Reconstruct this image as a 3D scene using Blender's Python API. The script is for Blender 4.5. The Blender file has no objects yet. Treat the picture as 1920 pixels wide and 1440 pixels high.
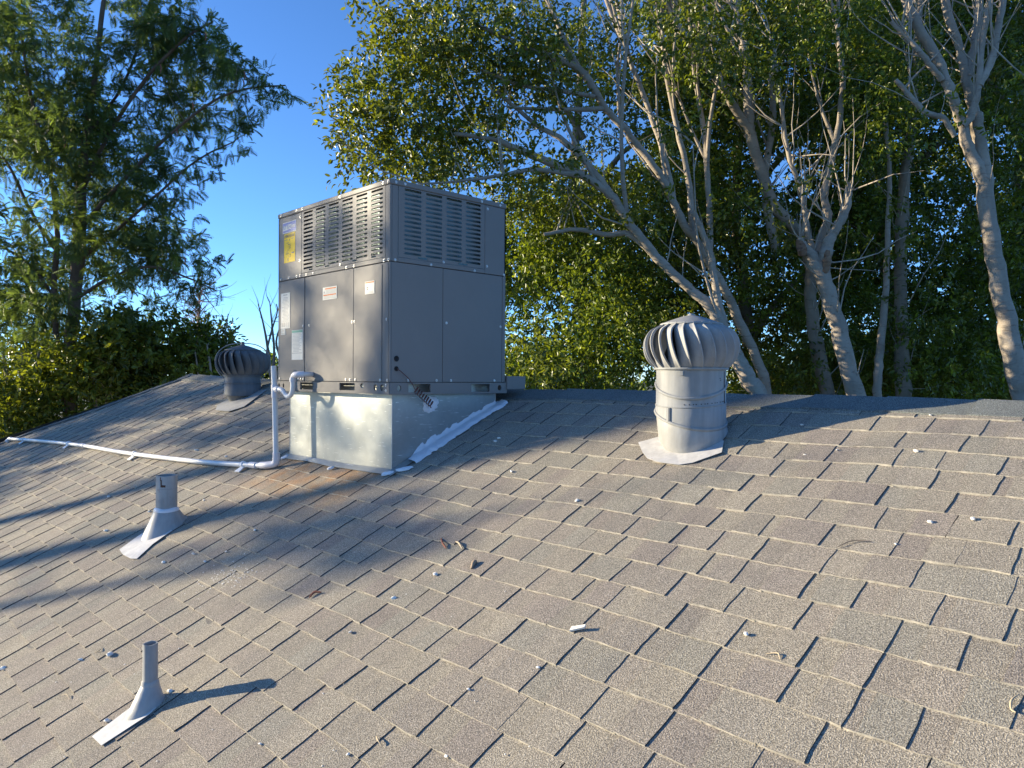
import bpy, bmesh, math, random
import numpy as np
from mathutils import Vector, Matrix
from mathutils.geometry import tessellate_polygon

random.seed(11)
RNG = np.random.default_rng(11)
SC = bpy.context.scene
COL = SC.collection

# ------------------------------------------------------------------ camera, sky, sun, exposure
# world frame: X along the ridge (to the right), Y up the slope towards the ridge, Z up; the camera is at the origin
FPX = 1404.0
FW = Vector((-0.72215716, 0.6916871, -0.00761544)).normalized()
RT = Vector((0.69165902, 0.72219694, 0.00627562)).normalized()
UP = RT.cross(FW).normalized()
cd = bpy.data.cameras.new('camera')
cd.sensor_width = 36.0
cd.sensor_fit = 'HORIZONTAL'
cd.lens = FPX * 36.0 / 1920.0
cd.clip_start = 0.05
cd.clip_end = 2000.0
cam = bpy.data.objects.new('camera', cd)
COL.objects.link(cam)
mw = Matrix((RT, UP, -FW)).transposed().to_4x4()
cam.matrix_world = mw
SC.camera = cam

SUN_EL = math.radians(11.2)
SUN_H = Vector((-0.835, -0.55, 0)).normalized()
SUN_DIR = Vector((SUN_H.x * math.cos(SUN_EL), SUN_H.y * math.cos(SUN_EL), math.sin(SUN_EL)))
world = bpy.data.worlds.new('World')
SC.world = world
world.use_nodes = True
wn = world.node_tree
wn.nodes.clear()
w_out = wn.nodes.new('ShaderNodeOutputWorld')
w_bg = wn.nodes.new('ShaderNodeBackground')
w_sky = wn.nodes.new('ShaderNodeTexSky')
w_sky.sky_type = 'NISHITA'
w_sky.sun_disc = False
w_sky.sun_elevation = SUN_EL
w_sky.sun_rotation = math.atan2(SUN_H.x, SUN_H.y)
w_sky.air_density = 0.65
w_sky.dust_density = 0.0
w_sky.ozone_density = 4.9
w_bg.inputs['Strength'].default_value = 0.142
wn.links.new(w_sky.outputs[0], w_bg.inputs[0])
wn.links.new(w_bg.outputs[0], w_out.inputs[0])

sd = bpy.data.lights.new('sun', 'SUN')
sd.energy = 4.9
sd.angle = math.radians(0.55)
sd.color = (1.0, 0.86, 0.61)
sun = bpy.data.objects.new('sun', sd)
COL.objects.link(sun)
sun.rotation_euler = SUN_DIR.to_track_quat('Z', 'Y').to_euler()
sun.location = SUN_DIR * 60

SC.view_settings.view_transform = 'Standard'
SC.view_settings.look = 'None'
SC.view_settings.gamma = 1.0
SC.view_settings.exposure = 1.22
SC.view_settings.use_curve_mapping = False
SC.render.film_transparent = False
SC.cycles.max_bounces = 8
SC.cycles.transparent_max_bounces = 8
SC.cycles.use_denoising = True

# ------------------------------------------------------------------ picture helpers (pixel of the 1920 x 1440 photo -> place)
M = 0.4578                      # roof pitch
SL = math.sqrt(1 + M * M)
YR, ZR = 3.2197, -0.0662        # ridge line
Z0 = ZR - M * YR
GROUND = -4.6


def ray(px, py):
    return FW + RT * ((px - 960) / FPX) + UP * ((720 - py) / FPX)


def at(px, py, depth):
    return ray(px, py) * depth


def on_roof(px, py, dz=0.0):
    d = ray(px, py)
    return d * ((Z0 + dz) / (d.z - M * d.y))


def smooth(a, b, x):
    t = min(1, max(0, (x - a) / (b - a)))
    return t * t * (3 - 2 * t)


HIPX = -8.55


def bump(x):
    return 0.087 * min(1.0, max(0.0, (-5.0 - x) / 3.5))


def und(x, v):
    return 0.004 * math.sin(1.9 * x + 2.3 * v) + 0.003 * math.sin(4.7 * x - 3.1 * v + 1.0) + 0.002 * math.sin(9 * x + 1.3 + 5 * v)


def roofz(x, v):
    return ZR + bump(x) * max(0.0, 1 - v / 1.9) - M * v / SL


RN = Vector((0, -M / SL, 1 / SL))


def rp(x, v, h=0.0):
    """a point on the front slope: x along the ridge, v metres down the slope from it, h above the deck"""
    return Vector((x, YR - v / SL, roofz(x, v) + und(x, v) - 0.005)) + RN * h


# ------------------------------------------------------------------ materials
MATS = {}


def new_mat(name):
    m = bpy.data.materials.new(name)
    m.use_nodes = True
    nt = m.node_tree
    nt.nodes.clear()
    out = nt.nodes.new('ShaderNodeOutputMaterial')
    b = nt.nodes.new('ShaderNodeBsdfPrincipled')
    nt.links.new(b.outputs[0], out.inputs[0])
    MATS[name] = m
    return m, nt, b, out


def N(nt, t, **kw):
    n = nt.nodes.new(t)
    for k, v in kw.items():
        if k in n.inputs.keys():
            n.inputs[k].default_value = v
        else:
            setattr(n, k, v)
    return n


def ramp(nt, fac, stops):
    r = nt.nodes.new('ShaderNodeValToRGB')
    el = r.color_ramp.elements
    while len(el) < len(stops):
        el.new(0.5)
    for e, (p, c) in zip(el, stops):
        e.position = p
        e.color = (c[0], c[1], c[2], 1) if not isinstance(c, (int, float)) else (c, c, c, 1)
    nt.links.new(fac, r.inputs[0])
    return r.outputs[0]


def mix(nt, mode, fac, a, b):
    n = nt.nodes.new('ShaderNodeMix')
    n.data_type = 'RGBA'
    n.blend_type = mode
    for s, v in ((n.inputs[0], fac), (n.inputs[6], a), (n.inputs[7], b)):
        if isinstance(v, bpy.types.NodeSocket):
            nt.links.new(v, s)
        elif isinstance(v, (int, float)):
            s.default_value = v
        else:
            s.default_value = (v[0], v[1], v[2], 1)
    return n.outputs[2]


def coords(nt, kind='Object'):
    return nt.nodes.new('ShaderNodeTexCoord').outputs[kind]


def geo_pos(nt):
    return nt.nodes.new('ShaderNodeNewGeometry').outputs['Position']


def noise(nt, vec, scale, detail=4, rough=0.55, dist=0.0):
    n = nt.nodes.new('ShaderNodeTexNoise')
    n.inputs['Scale'].default_value = scale
    n.inputs['Detail'].default_value = detail
    n.inputs['Roughness'].default_value = rough
    n.inputs['Distortion'].default_value = dist
    nt.links.new(vec, n.inputs['Vector'])
    return n.outputs['Fac']


def bumpn(nt, h, strength, dist, b):
    n = nt.nodes.new('ShaderNodeBump')
    n.inputs['Strength'].default_value = strength
    n.inputs['Distance'].default_value = dist
    nt.links.new(h, n.inputs['Height'])
    nt.links.new(n.outputs[0], b.inputs['Normal'])
    return n


def simple(name, col, rough=0.6, metal=0.0, var=0.12, vscale=8.0, spec=0.5, bmp=0.0, bscale=60.0):
    m, nt, b, out = new_mat(name)
    p = geo_pos(nt)
    n1 = noise(nt, p, vscale, 5)
    lo = [c * (1 - var) for c in col]
    hi = [min(1, c * (1 + var)) for c in col]
    c = ramp(nt, n1, [(0.3, lo), (0.7, hi)])
    nt.links.new(c, b.inputs['Base Color'])
    b.inputs['Roughness'].default_value = rough
    b.inputs['Metallic'].default_value = metal
    b.inputs['Specular IOR Level'].default_value = spec
    if bmp:
        bumpn(nt, noise(nt, p, bscale, 4), bmp, 0.01, b)
    return m


def mat_shingle():
    m, nt, b, out = new_mat('shingle')
    p = geo_pos(nt)
    tone = nt.nodes.new('ShaderNodeAttribute')
    tone.attribute_name = 'tone'
    gran = noise(nt, p, 300, 2, 0.6)
    g = ramp(nt, gran, [(0.30, 0.34), (0.5, 0.94), (0.68, 2.05)])
    c = mix(nt, 'MULTIPLY', 1.0, tone.outputs['Color'], g)
    light = noise(nt, p, 520, 1, 0.5)
    lf = ramp(nt, light, [(0.62, 0.0), (0.70, 0.55)])
    c = mix(nt, 'MIX', lf, c, (0.47, 0.44, 0.38))
    big = noise(nt, p, 2.3, 5, 0.6)
    c = mix(nt, 'MULTIPLY', 1.0, c, ramp(nt, big, [(0.3, (0.92, 0.92, 0.93)), (0.7, (1.08, 1.07, 1.04))]))
    # streaky dust washed down the slope
    mp = nt.nodes.new('ShaderNodeMapping')
    mp.inputs['Scale'].default_value = (9, 1.2, 1.2)
    nt.links.new(p, mp.inputs[0])
    st = noise(nt, mp.outputs[0], 2.0, 5, 0.65)
    c = mix(nt, 'MULTIPLY', 1.0, c, ramp(nt, st, [(0.35, (0.93, 0.93, 0.94)), (0.65, (1.06, 1.05, 1.03))]))
    # rusty run-off just below the curb
    sx = nt.nodes.new('ShaderNodeSeparateXYZ')
    nt.links.new(p, sx.inputs[0])

    def band(sock, a0, a1, b0, b1):
        r1 = nt.nodes.new('ShaderNodeMapRange')
        r1.interpolation_type = 'SMOOTHSTEP'
        r1.inputs['From Min'].default_value = a0
        r1.inputs['From Max'].default_value = a1
        nt.links.new(sock, r1.inputs['Value'])
        r2 = nt.nodes.new('ShaderNodeMapRange')
        r2.interpolation_type = 'SMOOTHSTEP'
        r2.inputs['From Min'].default_value = b0
        r2.inputs['From Max'].default_value = b1
        r2.inputs['To Min'].default_value = 1
        r2.inputs['To Max'].default_value = 0
        nt.links.new(sock, r2.inputs['Value'])
        mu = nt.nodes.new('ShaderNodeMath')
        mu.operation = 'MULTIPLY'
        nt.links.new(r1.outputs[0], mu.inputs[0])
        nt.links.new(r2.outputs[0], mu.inputs[1])
        return mu.outputs[0]
    bx = band(sx.outputs[0], -4.55, -4.15, -3.45, -3.15)
    by = band(sx.outputs[1], 1.72, 2.12, 2.28, 2.4)
    mu = nt.nodes.new('ShaderNodeMath')
    mu.operation = 'MULTIPLY'
    nt.links.new(bx, mu.inputs[0])
    nt.links.new(by, mu.inputs[1])
    mu2 = nt.nodes.new('ShaderNodeMath')
    mu2.operation = 'MULTIPLY'
    nt.links.new(mu.outputs[0], mu2.inputs[0])
    nt.links.new(ramp(nt, noise(nt, p, 7, 5, 0.7), [(0.38, 0.1), (0.62, 0.85)]), mu2.inputs[1])
    c = mix(nt, 'MULTIPLY', mu2.outputs[0], c, (1.35, 0.86, 0.5))
    nt.links.new(c, b.inputs['Base Color'])
    b.inputs['Roughness'].default_value = 0.88
    b.inputs['Specular IOR Level'].default_value = 0.35
    bumpn(nt, gran, 0.9, 0.004, b)
    return m


def mat_galv():
    m, nt, b, out = new_mat('galvanised')
    p = geo_pos(nt)
    v = nt.nodes.new('ShaderNodeTexVoronoi')
    v.inputs['Scale'].default_value = 45
    nt.links.new(p, v.inputs['Vector'])
    sp = nt.nodes.new('ShaderNodeSeparateColor')
    nt.links.new(v.outputs['Color'], sp.inputs[0])
    big = noise(nt, p, 5, 5, 0.6)
    c = mix(nt, 'MIX', big, (0.36, 0.372, 0.355), (0.42, 0.432, 0.408))
    c = mix(nt, 'MULTIPLY', 1.0, c, ramp(nt, sp.outputs[0], [(0, 0.96), (1, 1.03)]))
    # fine scratches
    mp = nt.nodes.new('ShaderNodeMapping')
    mp.inputs['Rotation'].default_value = (0, 0.55, 0)
    mp.inputs['Scale'].default_value = (6, 6, 90)
    nt.links.new(p, mp.inputs[0])
    sc = noise(nt, mp.outputs[0], 2.2, 3, 0.5)
    c = mix(nt, 'MIX', ramp(nt, sc, [(0.66, 0.0), (0.70, 0.8)]), c, (0.9, 0.9, 0.86))
    nt.links.new(c, b.inputs['Base Color'])
    b.inputs['Metallic'].default_value = 0.5
    rr = ramp(nt, noise(nt, p, 9, 5, 0.65), [(0.3, 0.30), (0.7, 0.42)])
    nt.links.new(rr, b.inputs['Roughness'])
    bumpn(nt, noise(nt, p, 2.2, 2), 0.15, 0.04, b)
    return m


def mat_cabinet():
    m, nt, b, out = new_mat('cabinet_paint')
    p = geo_pos(nt)
    n1 = noise(nt, p, 2.6, 6, 0.6)
    c = ramp(nt, n1, [(0.3, (0.200, 0.188, 0.176)), (0.7, (0.222, 0.208, 0.194))])
    sm = noise(nt, p, 11, 6, 0.7, 0.6)
    c = mix(nt, 'MIX', ramp(nt, sm, [(0.62, 0.0), (0.8, 0.16)]), c, (0.30, 0.30, 0.29))
    nt.links.new(c, b.inputs['Base Color'])
    b.inputs['Specular IOR Level'].default_value = 0.08
    rr = ramp(nt, noise(nt, p, 6, 5, 0.6), [(0.3, 0.42), (0.7, 0.52)])
    nt.links.new(rr, b.inputs['Roughness'])
    bumpn(nt, noise(nt, p, 3.5, 3), 0.22, 0.03, b)
    return m


def mat_bark(name, a, bcol, dark):
    m, nt, b, out = new_mat(name)
    p = geo_pos(nt)
    n1 = noise(nt, p, 3.5, 6, 0.65)
    c = ramp(nt, n1, [(0.3, a), (0.7, bcol)])
    mp = nt.nodes.new('ShaderNodeMapping')
    mp.inputs['Scale'].default_value = (3, 3, 11)
    nt.links.new(p, mp.inputs[0])
    n2 = noise(nt, mp.outputs[0], 2.2, 5, 0.7, 0.8)
    c = mix(nt, 'MIX', ramp(nt, n2, [(0.56, 0.0), (0.70, 0.75)]), c, dark)
    nt.links.new(c, b.inputs['Base Color'])
    b.inputs['Roughness'].default_value = 0.85
    b.inputs['Specular IOR Level'].default_value = 0.25
    bumpn(nt, n2, 0.7, 0.02, b)
    return m


def mat_leaf(name, dark, light, trans, tfac=0.38, rough=0.38, spec=0.5):
    m, nt, b, out = new_mat(name)
    tone = nt.nodes.new('ShaderNodeAttribute')
    tone.attribute_name = 'tone'
    sp = nt.nodes.new('ShaderNodeSeparateColor')
    nt.links.new(tone.outputs['Color'], sp.inputs[0])
    c = ramp(nt, sp.outputs[0], [(0.0, dark), (0.75, light), (1.0, [min(1, q * 1.5) for q in light])])
    nt.links.new(c, b.inputs['Base Color'])
    b.inputs['Roughness'].default_value = rough
    b.inputs['Specular IOR Level'].default_value = spec
    t = nt.nodes.new('ShaderNodeBsdfTranslucent')
    tc = mix(nt, 'MULTIPLY', 1.0, c, trans)
    nt.links.new(tc, t.inputs['Color'])
    ms = nt.nodes.new('ShaderNodeMixShader')
    ms.inputs[0].default_value = tfac
    nt.links.new(b.outputs[0], ms.inputs[1])
    nt.links.new(t.outputs[0], ms.inputs[2])
    nt.links.new(ms.outputs[0], out.inputs[0])
    return m


def mat_coil():
    m, nt, b, out = new_mat('coil_fins')
    p = geo_pos(nt)
    w = nt.nodes.new('ShaderNodeTexWave')
    w.inputs['Scale'].default_value = 90
    mp = nt.nodes.new('ShaderNodeMapping')
    mp.inputs['Rotation'].default_value = (0, 0, math.radians(45))
    nt.links.new(p, mp.inputs[0])
    nt.links.new(mp.outputs[0], w.inputs['Vector'])
    c = ramp(nt, w.outputs['Fac'], [(0.2, (0.07, 0.12, 0.12)), (0.8, (0.34, 0.47, 0.46))])
    nt.links.new(c, b.inputs['Base Color'])
    b.inputs['Roughness'].default_value = 0.5
    b.inputs['Metallic'].default_value = 0.3
    return m


def mat_vent(name, a, bcol, rust=0.0, rough=0.62, metal=0.0):
    m, nt, b, out = new_mat(name)
    p = geo_pos(nt)
    n1 = noise(nt, p, 6, 6, 0.65)
    c = ramp(nt, n1, [(0.3, a), (0.7, bcol)])
    mp = nt.nodes.new('ShaderNodeMapping')
    mp.inputs['Scale'].default_value = (30, 30, 4)
    nt.links.new(p, mp.inputs[0])
    st = noise(nt, mp.outputs[0], 1.0, 5, 0.6)
    c = mix(nt, 'MULTIPLY', 1.0, c, ramp(nt, st, [(0.35, 0.88), (0.65, 1.08)]))
    if rust:
        r = noise(nt, p, 26, 5, 0.7)
        c = mix(nt, 'MIX', ramp(nt, r, [(0.62, 0.0), (0.68, rust)]), c, (0.25, 0.11, 0.05))
    nt.links.new(c, b.inputs['Base Color'])
    b.inputs['Roughness'].default_value = rough
    b.inputs['Metallic'].default_value = metal
    b.inputs['Specular IOR Level'].default_value = 0.3
    bumpn(nt, n1, 0.3, 0.012, b)
    return m


mat_shingle()
simple('shingle_edge', (0.39, 0.36, 0.305), 0.9, var=0.35, vscale=60)
simple('shingle_core', (0.028, 0.027, 0.028), 0.95, var=0.3, vscale=60)
mat_galv()
mat_cabinet()
simple('cabinet_dark', (0.035, 0.036, 0.04), 0.7)
mat_coil()
simple('zinc', (0.52, 0.51, 0.49), 0.4, metal=0.5)
simple('black_rubber', (0.012, 0.012, 0.013), 0.6)
simple('label_white', (0.78, 0.74, 0.64), 0.5, var=0.06, vscale=30, spec=0.08)
simple('label_grey', (0.55, 0.56, 0.52), 0.5, var=0.08, vscale=30, spec=0.08)
simple('label_yellow', (0.88, 0.58, 0.02), 0.5, var=0.06, vscale=20, spec=0.08)
simple('label_blue', (0.17, 0.22, 0.50), 0.45, var=0.08, vscale=20, spec=0.08)
simple('label_green', (0.22, 0.42, 0.30), 0.5, spec=0.08)
simple('label_orange', (0.70, 0.22, 0.06), 0.5, spec=0.08)
simple('label_ink', (0.10, 0.09, 0.07), 0.6)
simple('label_ink_pale', (0.42, 0.40, 0.35), 0.6)
simple('pvc', (0.72, 0.71, 0.70), 0.42, var=0.05, vscale=12)
simple('pvc_fitting', (0.66, 0.65, 0.68), 0.42, var=0.08, vscale=20)
simple('sealant', (0.76, 0.77, 0.80), 0.55, var=0.07, vscale=18, bmp=0.5, bscale=45)
mat_vent('vent_grey', (0.27, 0.275, 0.27), (0.34, 0.34, 0.33))
mat_vent('vent_blade', (0.28, 0.28, 0.275), (0.38, 0.375, 0.36), rough=0.6, metal=0.0)
mat_vent('vent_dark', (0.115, 0.118, 0.12), (0.165, 0.165, 0.163), rough=0.55)
simple('vent_inside', (0.03, 0.028, 0.027), 0.8)
mat_vent('flashing_white', (0.46, 0.45, 0.44), (0.60, 0.58, 0.55), rust=0.8, rough=0.6, metal=0.0)
mat_vent('flashing_grey', (0.32, 0.32, 0.31), (0.42, 0.415, 0.40), rough=0.5, metal=0.1)
mat_vent('pipe_grey', (0.27, 0.28, 0.285), (0.37, 0.375, 0.37), rough=0.6, metal=0.1)
mat_vent('pipe_old', (0.30, 0.30, 0.29), (0.46, 0.45, 0.43), rust=0.4, rough=0.75, metal=0.0)
simple('rust', (0.10, 0.045, 0.025), 0.9, var=0.4, vscale=80)
simple('wire_red', (0.13, 0.045, 0.035), 0.5)
simple('chip_white', (0.86, 0.82, 0.74), 0.7)
mat_vent('flashing_pale', (0.58, 0.57, 0.55), (0.70, 0.68, 0.65))
simple('wood_bit', (0.30, 0.22, 0.15), 0.8, var=0.3, vscale=50)
simple('leaf_dry', (0.28, 0.09, 0.05), 0.7, var=0.3, vscale=50)
simple('straw', (0.52, 0.42, 0.28), 0.8)
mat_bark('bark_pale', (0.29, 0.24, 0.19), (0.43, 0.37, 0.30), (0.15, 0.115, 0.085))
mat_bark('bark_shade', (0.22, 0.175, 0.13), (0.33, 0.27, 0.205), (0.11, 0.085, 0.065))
mat_bark('bark_brown', (0.11, 0.075, 0.055), (0.19, 0.135, 0.10), (0.06, 0.045, 0.035))
mat_bark('bark_split', (0.33, 0.22, 0.14), (0.20, 0.10, 0.06), (0.09, 0.04, 0.025))
simple('twig_pale', (0.40, 0.34, 0.27), 0.85, var=0.3, vscale=10)
simple('twig_red', (0.24, 0.16, 0.15), 0.85, var=0.3, vscale=10)
simple('twig_dark', (0.20, 0.165, 0.13), 0.85, var=0.3, vscale=10)
mat_leaf('leaf_ficus', (0.050, 0.070, 0.012), (0.145, 0.180, 0.024), (2.1, 1.85, 0.6), 0.42, 0.34, 0.6)
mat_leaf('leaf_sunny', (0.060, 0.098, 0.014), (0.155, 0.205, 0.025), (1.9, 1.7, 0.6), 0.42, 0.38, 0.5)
mat_leaf('leaf_feather', (0.046, 0.072, 0.028), (0.120, 0.165, 0.055), (1.9, 1.9, 0.8), 0.42, 0.5, 0.4)
mat_leaf('leaf_hedge', (0.055, 0.080, 0.014), (0.150, 0.185, 0.026), (2.0, 1.8, 0.6), 0.40, 0.4, 0.5)
mat_leaf('leaf_dead', (0.20, 0.13, 0.07), (0.34, 0.24, 0.14), (1.3, 1.1, 0.8), 0.3, 0.7, 0.2)
simple('grass', (0.08, 0.085, 0.045), 0.95, var=0.4, vscale=2)
simple('stucco', (0.55, 0.50, 0.42), 0.9, var=0.08, vscale=5)


# ------------------------------------------------------------------ object helpers
ORIGIN = {}


def tag(o, label=None, cat=None, group=None, kind=None):
    if label:
        o['label'] = label
    if cat:
        o['category'] = cat
    if group:
        o['group'] = group
    if kind:
        o['kind'] = kind
    return o


def thing(name, loc, label, cat, group=None):
    o = bpy.data.objects.new(name, None)
    o.empty_display_size = 0.1
    COL.objects.link(o)
    o.location = loc
    ORIGIN[o.name] = Vector(loc)
    return tag(o, label, cat, group)


def root_of(p):
    while p.parent:
        p = p.parent
    return ORIGIN.get(p.name, Vector((0, 0, 0)))


class MB:
    """collects polygons in world coordinates, then links them as one mesh object"""

    def __init__(self):
        self.v = []
        self.f = []
        self.m = []
        self.s = []

    def add(self, verts, faces, mi=0, sm=False):
        o = len(self.v)
        self.v += [tuple(p) for p in verts]
        for f in faces:
            self.f.append([i + o for i in f])
            self.m.append(mi)
            self.s.append(sm)
        return self

    def box(self, x0, x1, y0, y1, z0, z1, bev=0.0, mi=0):
        if bev <= 0:
            v = [(x0, y0, z0), (x1, y0, z0), (x1, y1, z0), (x0, y1, z0), (x0, y0, z1), (x1, y0, z1), (x1, y1, z1), (x0, y1, z1)]
            return self.add(v, [(0, 3, 2, 1), (4, 5, 6, 7), (0, 1, 5, 4), (1, 2, 6, 5), (2, 3, 7, 6), (3, 0, 4, 7)], mi)
        bm = bmesh.new()
        bmesh.ops.create_cube(bm, size=1.0)
        for p in bm.verts:
            p.co = Vector((x0 + (p.co.x + .5) * (x1 - x0), y0 + (p.co.y + .5) * (y1 - y0), z0 + (p.co.z + .5) * (z1 - z0)))
        bmesh.ops.bevel(bm, geom=bm.edges[:], offset=bev, segments=1, affect='EDGES')
        bm.verts.index_update()
        self.add([p.co for p in bm.verts], [[p.index for p in f.verts] for f in bm.faces], mi)
        bm.free()
        return self

    def tube(self, pts, rad, n=8, cap=True, mi=0, hollow=False):
        pts = [Vector(p) for p in pts]
        k = len(pts)
        if not hasattr(rad, '__len__'):
            rad = [rad] * k
        rings = []
        up = None
        for i in range(k):
            t = (pts[min(i + 1, k - 1)] - pts[max(i - 1, 0)])
            if t.length < 1e-9:
                t = Vector((0, 0, 1))
            t.normalize()
            if up is None:
                up = t.orthogonal().normalized()
            up = (up - t * up.dot(t))
            if up.length < 1e-6:
                up = t.orthogonal()
            up.normalize()
            sdv = t.cross(up)
            rings.append([pts[i] + (up * math.cos(2 * math.pi * j / n) + sdv * math.sin(2 * math.pi * j / n)) * rad[i] for j in range(n)])
        v = [p for r in rings for p in r]
        f = []
        for i in range(k - 1):
            for j in range(n):
                a, b = i * n + j, i * n + (j + 1) % n
                f.append((a, b, b + n, a + n))
        self.add(v, f, mi, True)
        if cap:
            self.add(rings[0], [tuple(range(n))[::-1]], mi)
            self.add(rings[-1], [tuple(range(n))], mi)
        return self

    def loops(self, loops, mi=0, cap0=False, cap1=False, sm=True):
        n = len(loops[0])
        v = [p for r in loops for p in r]
        f = []
        for i in range(len(loops) - 1):
            for j in range(n):
                a, b = i * n + j, i * n + (j + 1) % n
                f.append((a, b, b + n, a + n))
        self.add(v, f, mi, sm)
        if cap0:
            self.add(loops[0], [tuple(range(n))[::-1]], mi)
        if cap1:
            self.add(loops[-1], [tuple(range(n))], mi)
        return self

    def dome(self, c, nrm, r, h, n=8, mi=0):
        nrm = Vector(nrm).normalized()
        a = nrm.orthogonal().normalized()
        b = nrm.cross(a)
        c = Vector(c)
        L = []
        for fr, fh in ((1, 0), (0.92, 0.45), (0.6, 0.85)):
            L.append([c + (a * math.cos(2 * math.pi * j / n) + b * math.sin(2 * math.pi * j / n)) * r * fr + nrm * h * fh for j in range(n)])
        self.loops(L, mi, sm=True)
        self.add(L[-1] + [c + nrm * h], [(j, (j + 1) % n, n) for j in range(n)], mi, True)
        return self

    def build(self, name, mats, parent=None, tone=None, fix=False):
        if isinstance(mats, str):
            mats = [mats]
        me = bpy.data.meshes.new(name)
        off = root_of(parent) if parent else Vector((0, 0, 0))
        if off.length:
            vv = [(p[0] - off.x, p[1] - off.y, p[2] - off.z) for p in self.v]
        else:
            vv = self.v
        me.from_pydata(vv, [], self.f)
        for q in mats:
            me.materials.append(MATS[q])
        me.polygons.foreach_set('material_index', self.m)
        me.polygons.foreach_set('use_smooth', self.s)
        if fix:
            bm = bmesh.new()
            bm.from_mesh(me)
            bmesh.ops.remove_doubles(bm, verts=bm.verts, dist=1e-6)
            bmesh.ops.recalc_face_normals(bm, faces=bm.faces)
            bm.to_mesh(me)
            bm.free()
        if tone is not None:
            set_tone(me, tone)
        me.update()
        o = bpy.data.objects.new(name, me)
        COL.objects.link(o)
        if parent:
            o.parent = parent
        return o


def set_tone(me, tone):
    a = me.color_attributes.new('tone', 'FLOAT_COLOR', 'POINT')
    n = len(me.vertices)
    arr = np.ones((n, 4), np.float32)
    arr[:, :3] = np.asarray(tone, np.float32)
    a.data.foreach_set('color', arr.ravel())


def np_mesh(name, verts, tris_or_quads, mat, parent=None, tone=None, smooth_=False):
    """fast mesh from arrays: verts (n,3), faces (m,k)"""
    off = root_of(parent) if parent else Vector((0, 0, 0))
    verts = np.asarray(verts, np.float32) - np.array(off, np.float32)
    f = np.asarray(tris_or_quads, np.int32)
    me = bpy.data.meshes.new(name)
    me.vertices.add(len(verts))
    me.vertices.foreach_set('co', verts.ravel())
    me.loops.add(f.size)
    me.loops.foreach_set('vertex_index', f.ravel())
    me.polygons.add(len(f))
    me.polygons.foreach_set('loop_start', np.arange(0, f.size, f.shape[1], dtype=np.int32))
    me.polygons.foreach_set('loop_total', np.full(len(f), f.shape[1], np.int32))
    me.materials.append(MATS[mat])
    me.update(calc_edges=True)
    if tone is not None:
        set_tone(me, tone)
    o = bpy.data.objects.new(name, me)
    COL.objects.link(o)
    if parent:
        o.parent = parent
    return o


def bez(pts, sub=5):
    """Catmull-Rom through a list of tuples of any length"""
    P = [np.array(p, float) for p in pts]
    P = [2 * P[0] - P[1]] + P + [2 * P[-1] - P[-2]]
    out = []
    for i in range(1, len(P) - 2):
        for k in range(sub):
            t = k / sub
            a, b, c, d = P[i - 1], P[i], P[i + 1], P[i + 2]
            out.append(0.5 * (2 * b + (c - a) * t + (2 * a - 5 * b + 4 * c - d) * t * t + (3 * b - a - 3 * c + d) * t ** 3))
    out.append(P[-2])
    return out


# ------------------------------------------------------------------ the setting: ground and the house under the roof
mb = MB()
mb.add([(-900, -900, GROUND), (900, -900, GROUND), (900, 900, GROUND), (-900, 900, GROUND)], [(0, 1, 2, 3)])
tag(mb.build('ground', 'grass'), kind='structure')

VMAX = 5.25
XR = 3.0
eave_y = YR - VMAX / SL
eave_z = Z0 + M * eave_y
house = MB()
house.box(HIPX - (YR - eave_y) + 0.5, XR - 0.4, eave_y + 0.5, YR + 2.1, GROUND + 0.004, eave_z - 0.05)
tag(house.build('house_wall', 'stucco'), 'pale stucco wall of the house under the shingled roof', 'wall', kind='structure')

deck = MB()
nx, nv = 60, 16
vs = []
for j in range(nv + 1):
    v = VMAX * j / nv
    x_left = HIPX - v / SL
    for i in range(nx + 1):
        x = x_left + (XR - x_left) * i / nx
        vs.append(rp(x, v, 0.0))
fs = []
for j in range(nv):
    for i in range(nx):
        a = j * (nx + 1) + i
        fs.append((a, a + nx + 1, a + nx + 2, a + 1))
deck.add(vs, fs)
# hip end and back slope
b1 = rp(HIPX, 0.0, 0.0)
b0 = Vector((XR, YR, ZR))
back = 2.7
L = YR - eave_y
hipfoot = Vector((HIPX - L, eave_y, eave_z))
hipback = Vector((HIPX - L, YR + back, eave_z))
deck.add([b1, hipfoot, hipback], [(0, 2, 1)])
for k in range(24):
    xa, xb = HIPX + (XR - HIPX) * k / 24, HIPX + (XR - HIPX) * (k + 1) / 24
    deck.add([rp(xa, 0.0, 0.0), rp(xb, 0.0, 0.0), Vector((xb, YR + back, ZR - M * back)), Vector((xa - (back if k == 0 else 0), YR + back, ZR - M * back))], [(0, 1, 2, 3)])
roof = tag(deck.build('roof', 'shingle', tone=(0.16, 0.15, 0.14)), 'low grey brown shingled hip roof that fills the foreground', 'roof', kind='structure')

# ------------------------------------------------------------------ shingles
TONES = [(0.208, 0.182, 0.149), (0.203, 0.181, 0.147), (0.212, 0.188, 0.151), (0.188, 0.163, 0.138), (0.198, 0.182, 0.149), (0.193, 0.170, 0.141), (0.216, 0.192, 0.153)]


def project(p):
    d = p.dot(FW)
    if d < 0.15:
        return None
    return (960 + FPX * p.dot(RT) / d, 720 - FPX * p.dot(UP) / d)


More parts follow.
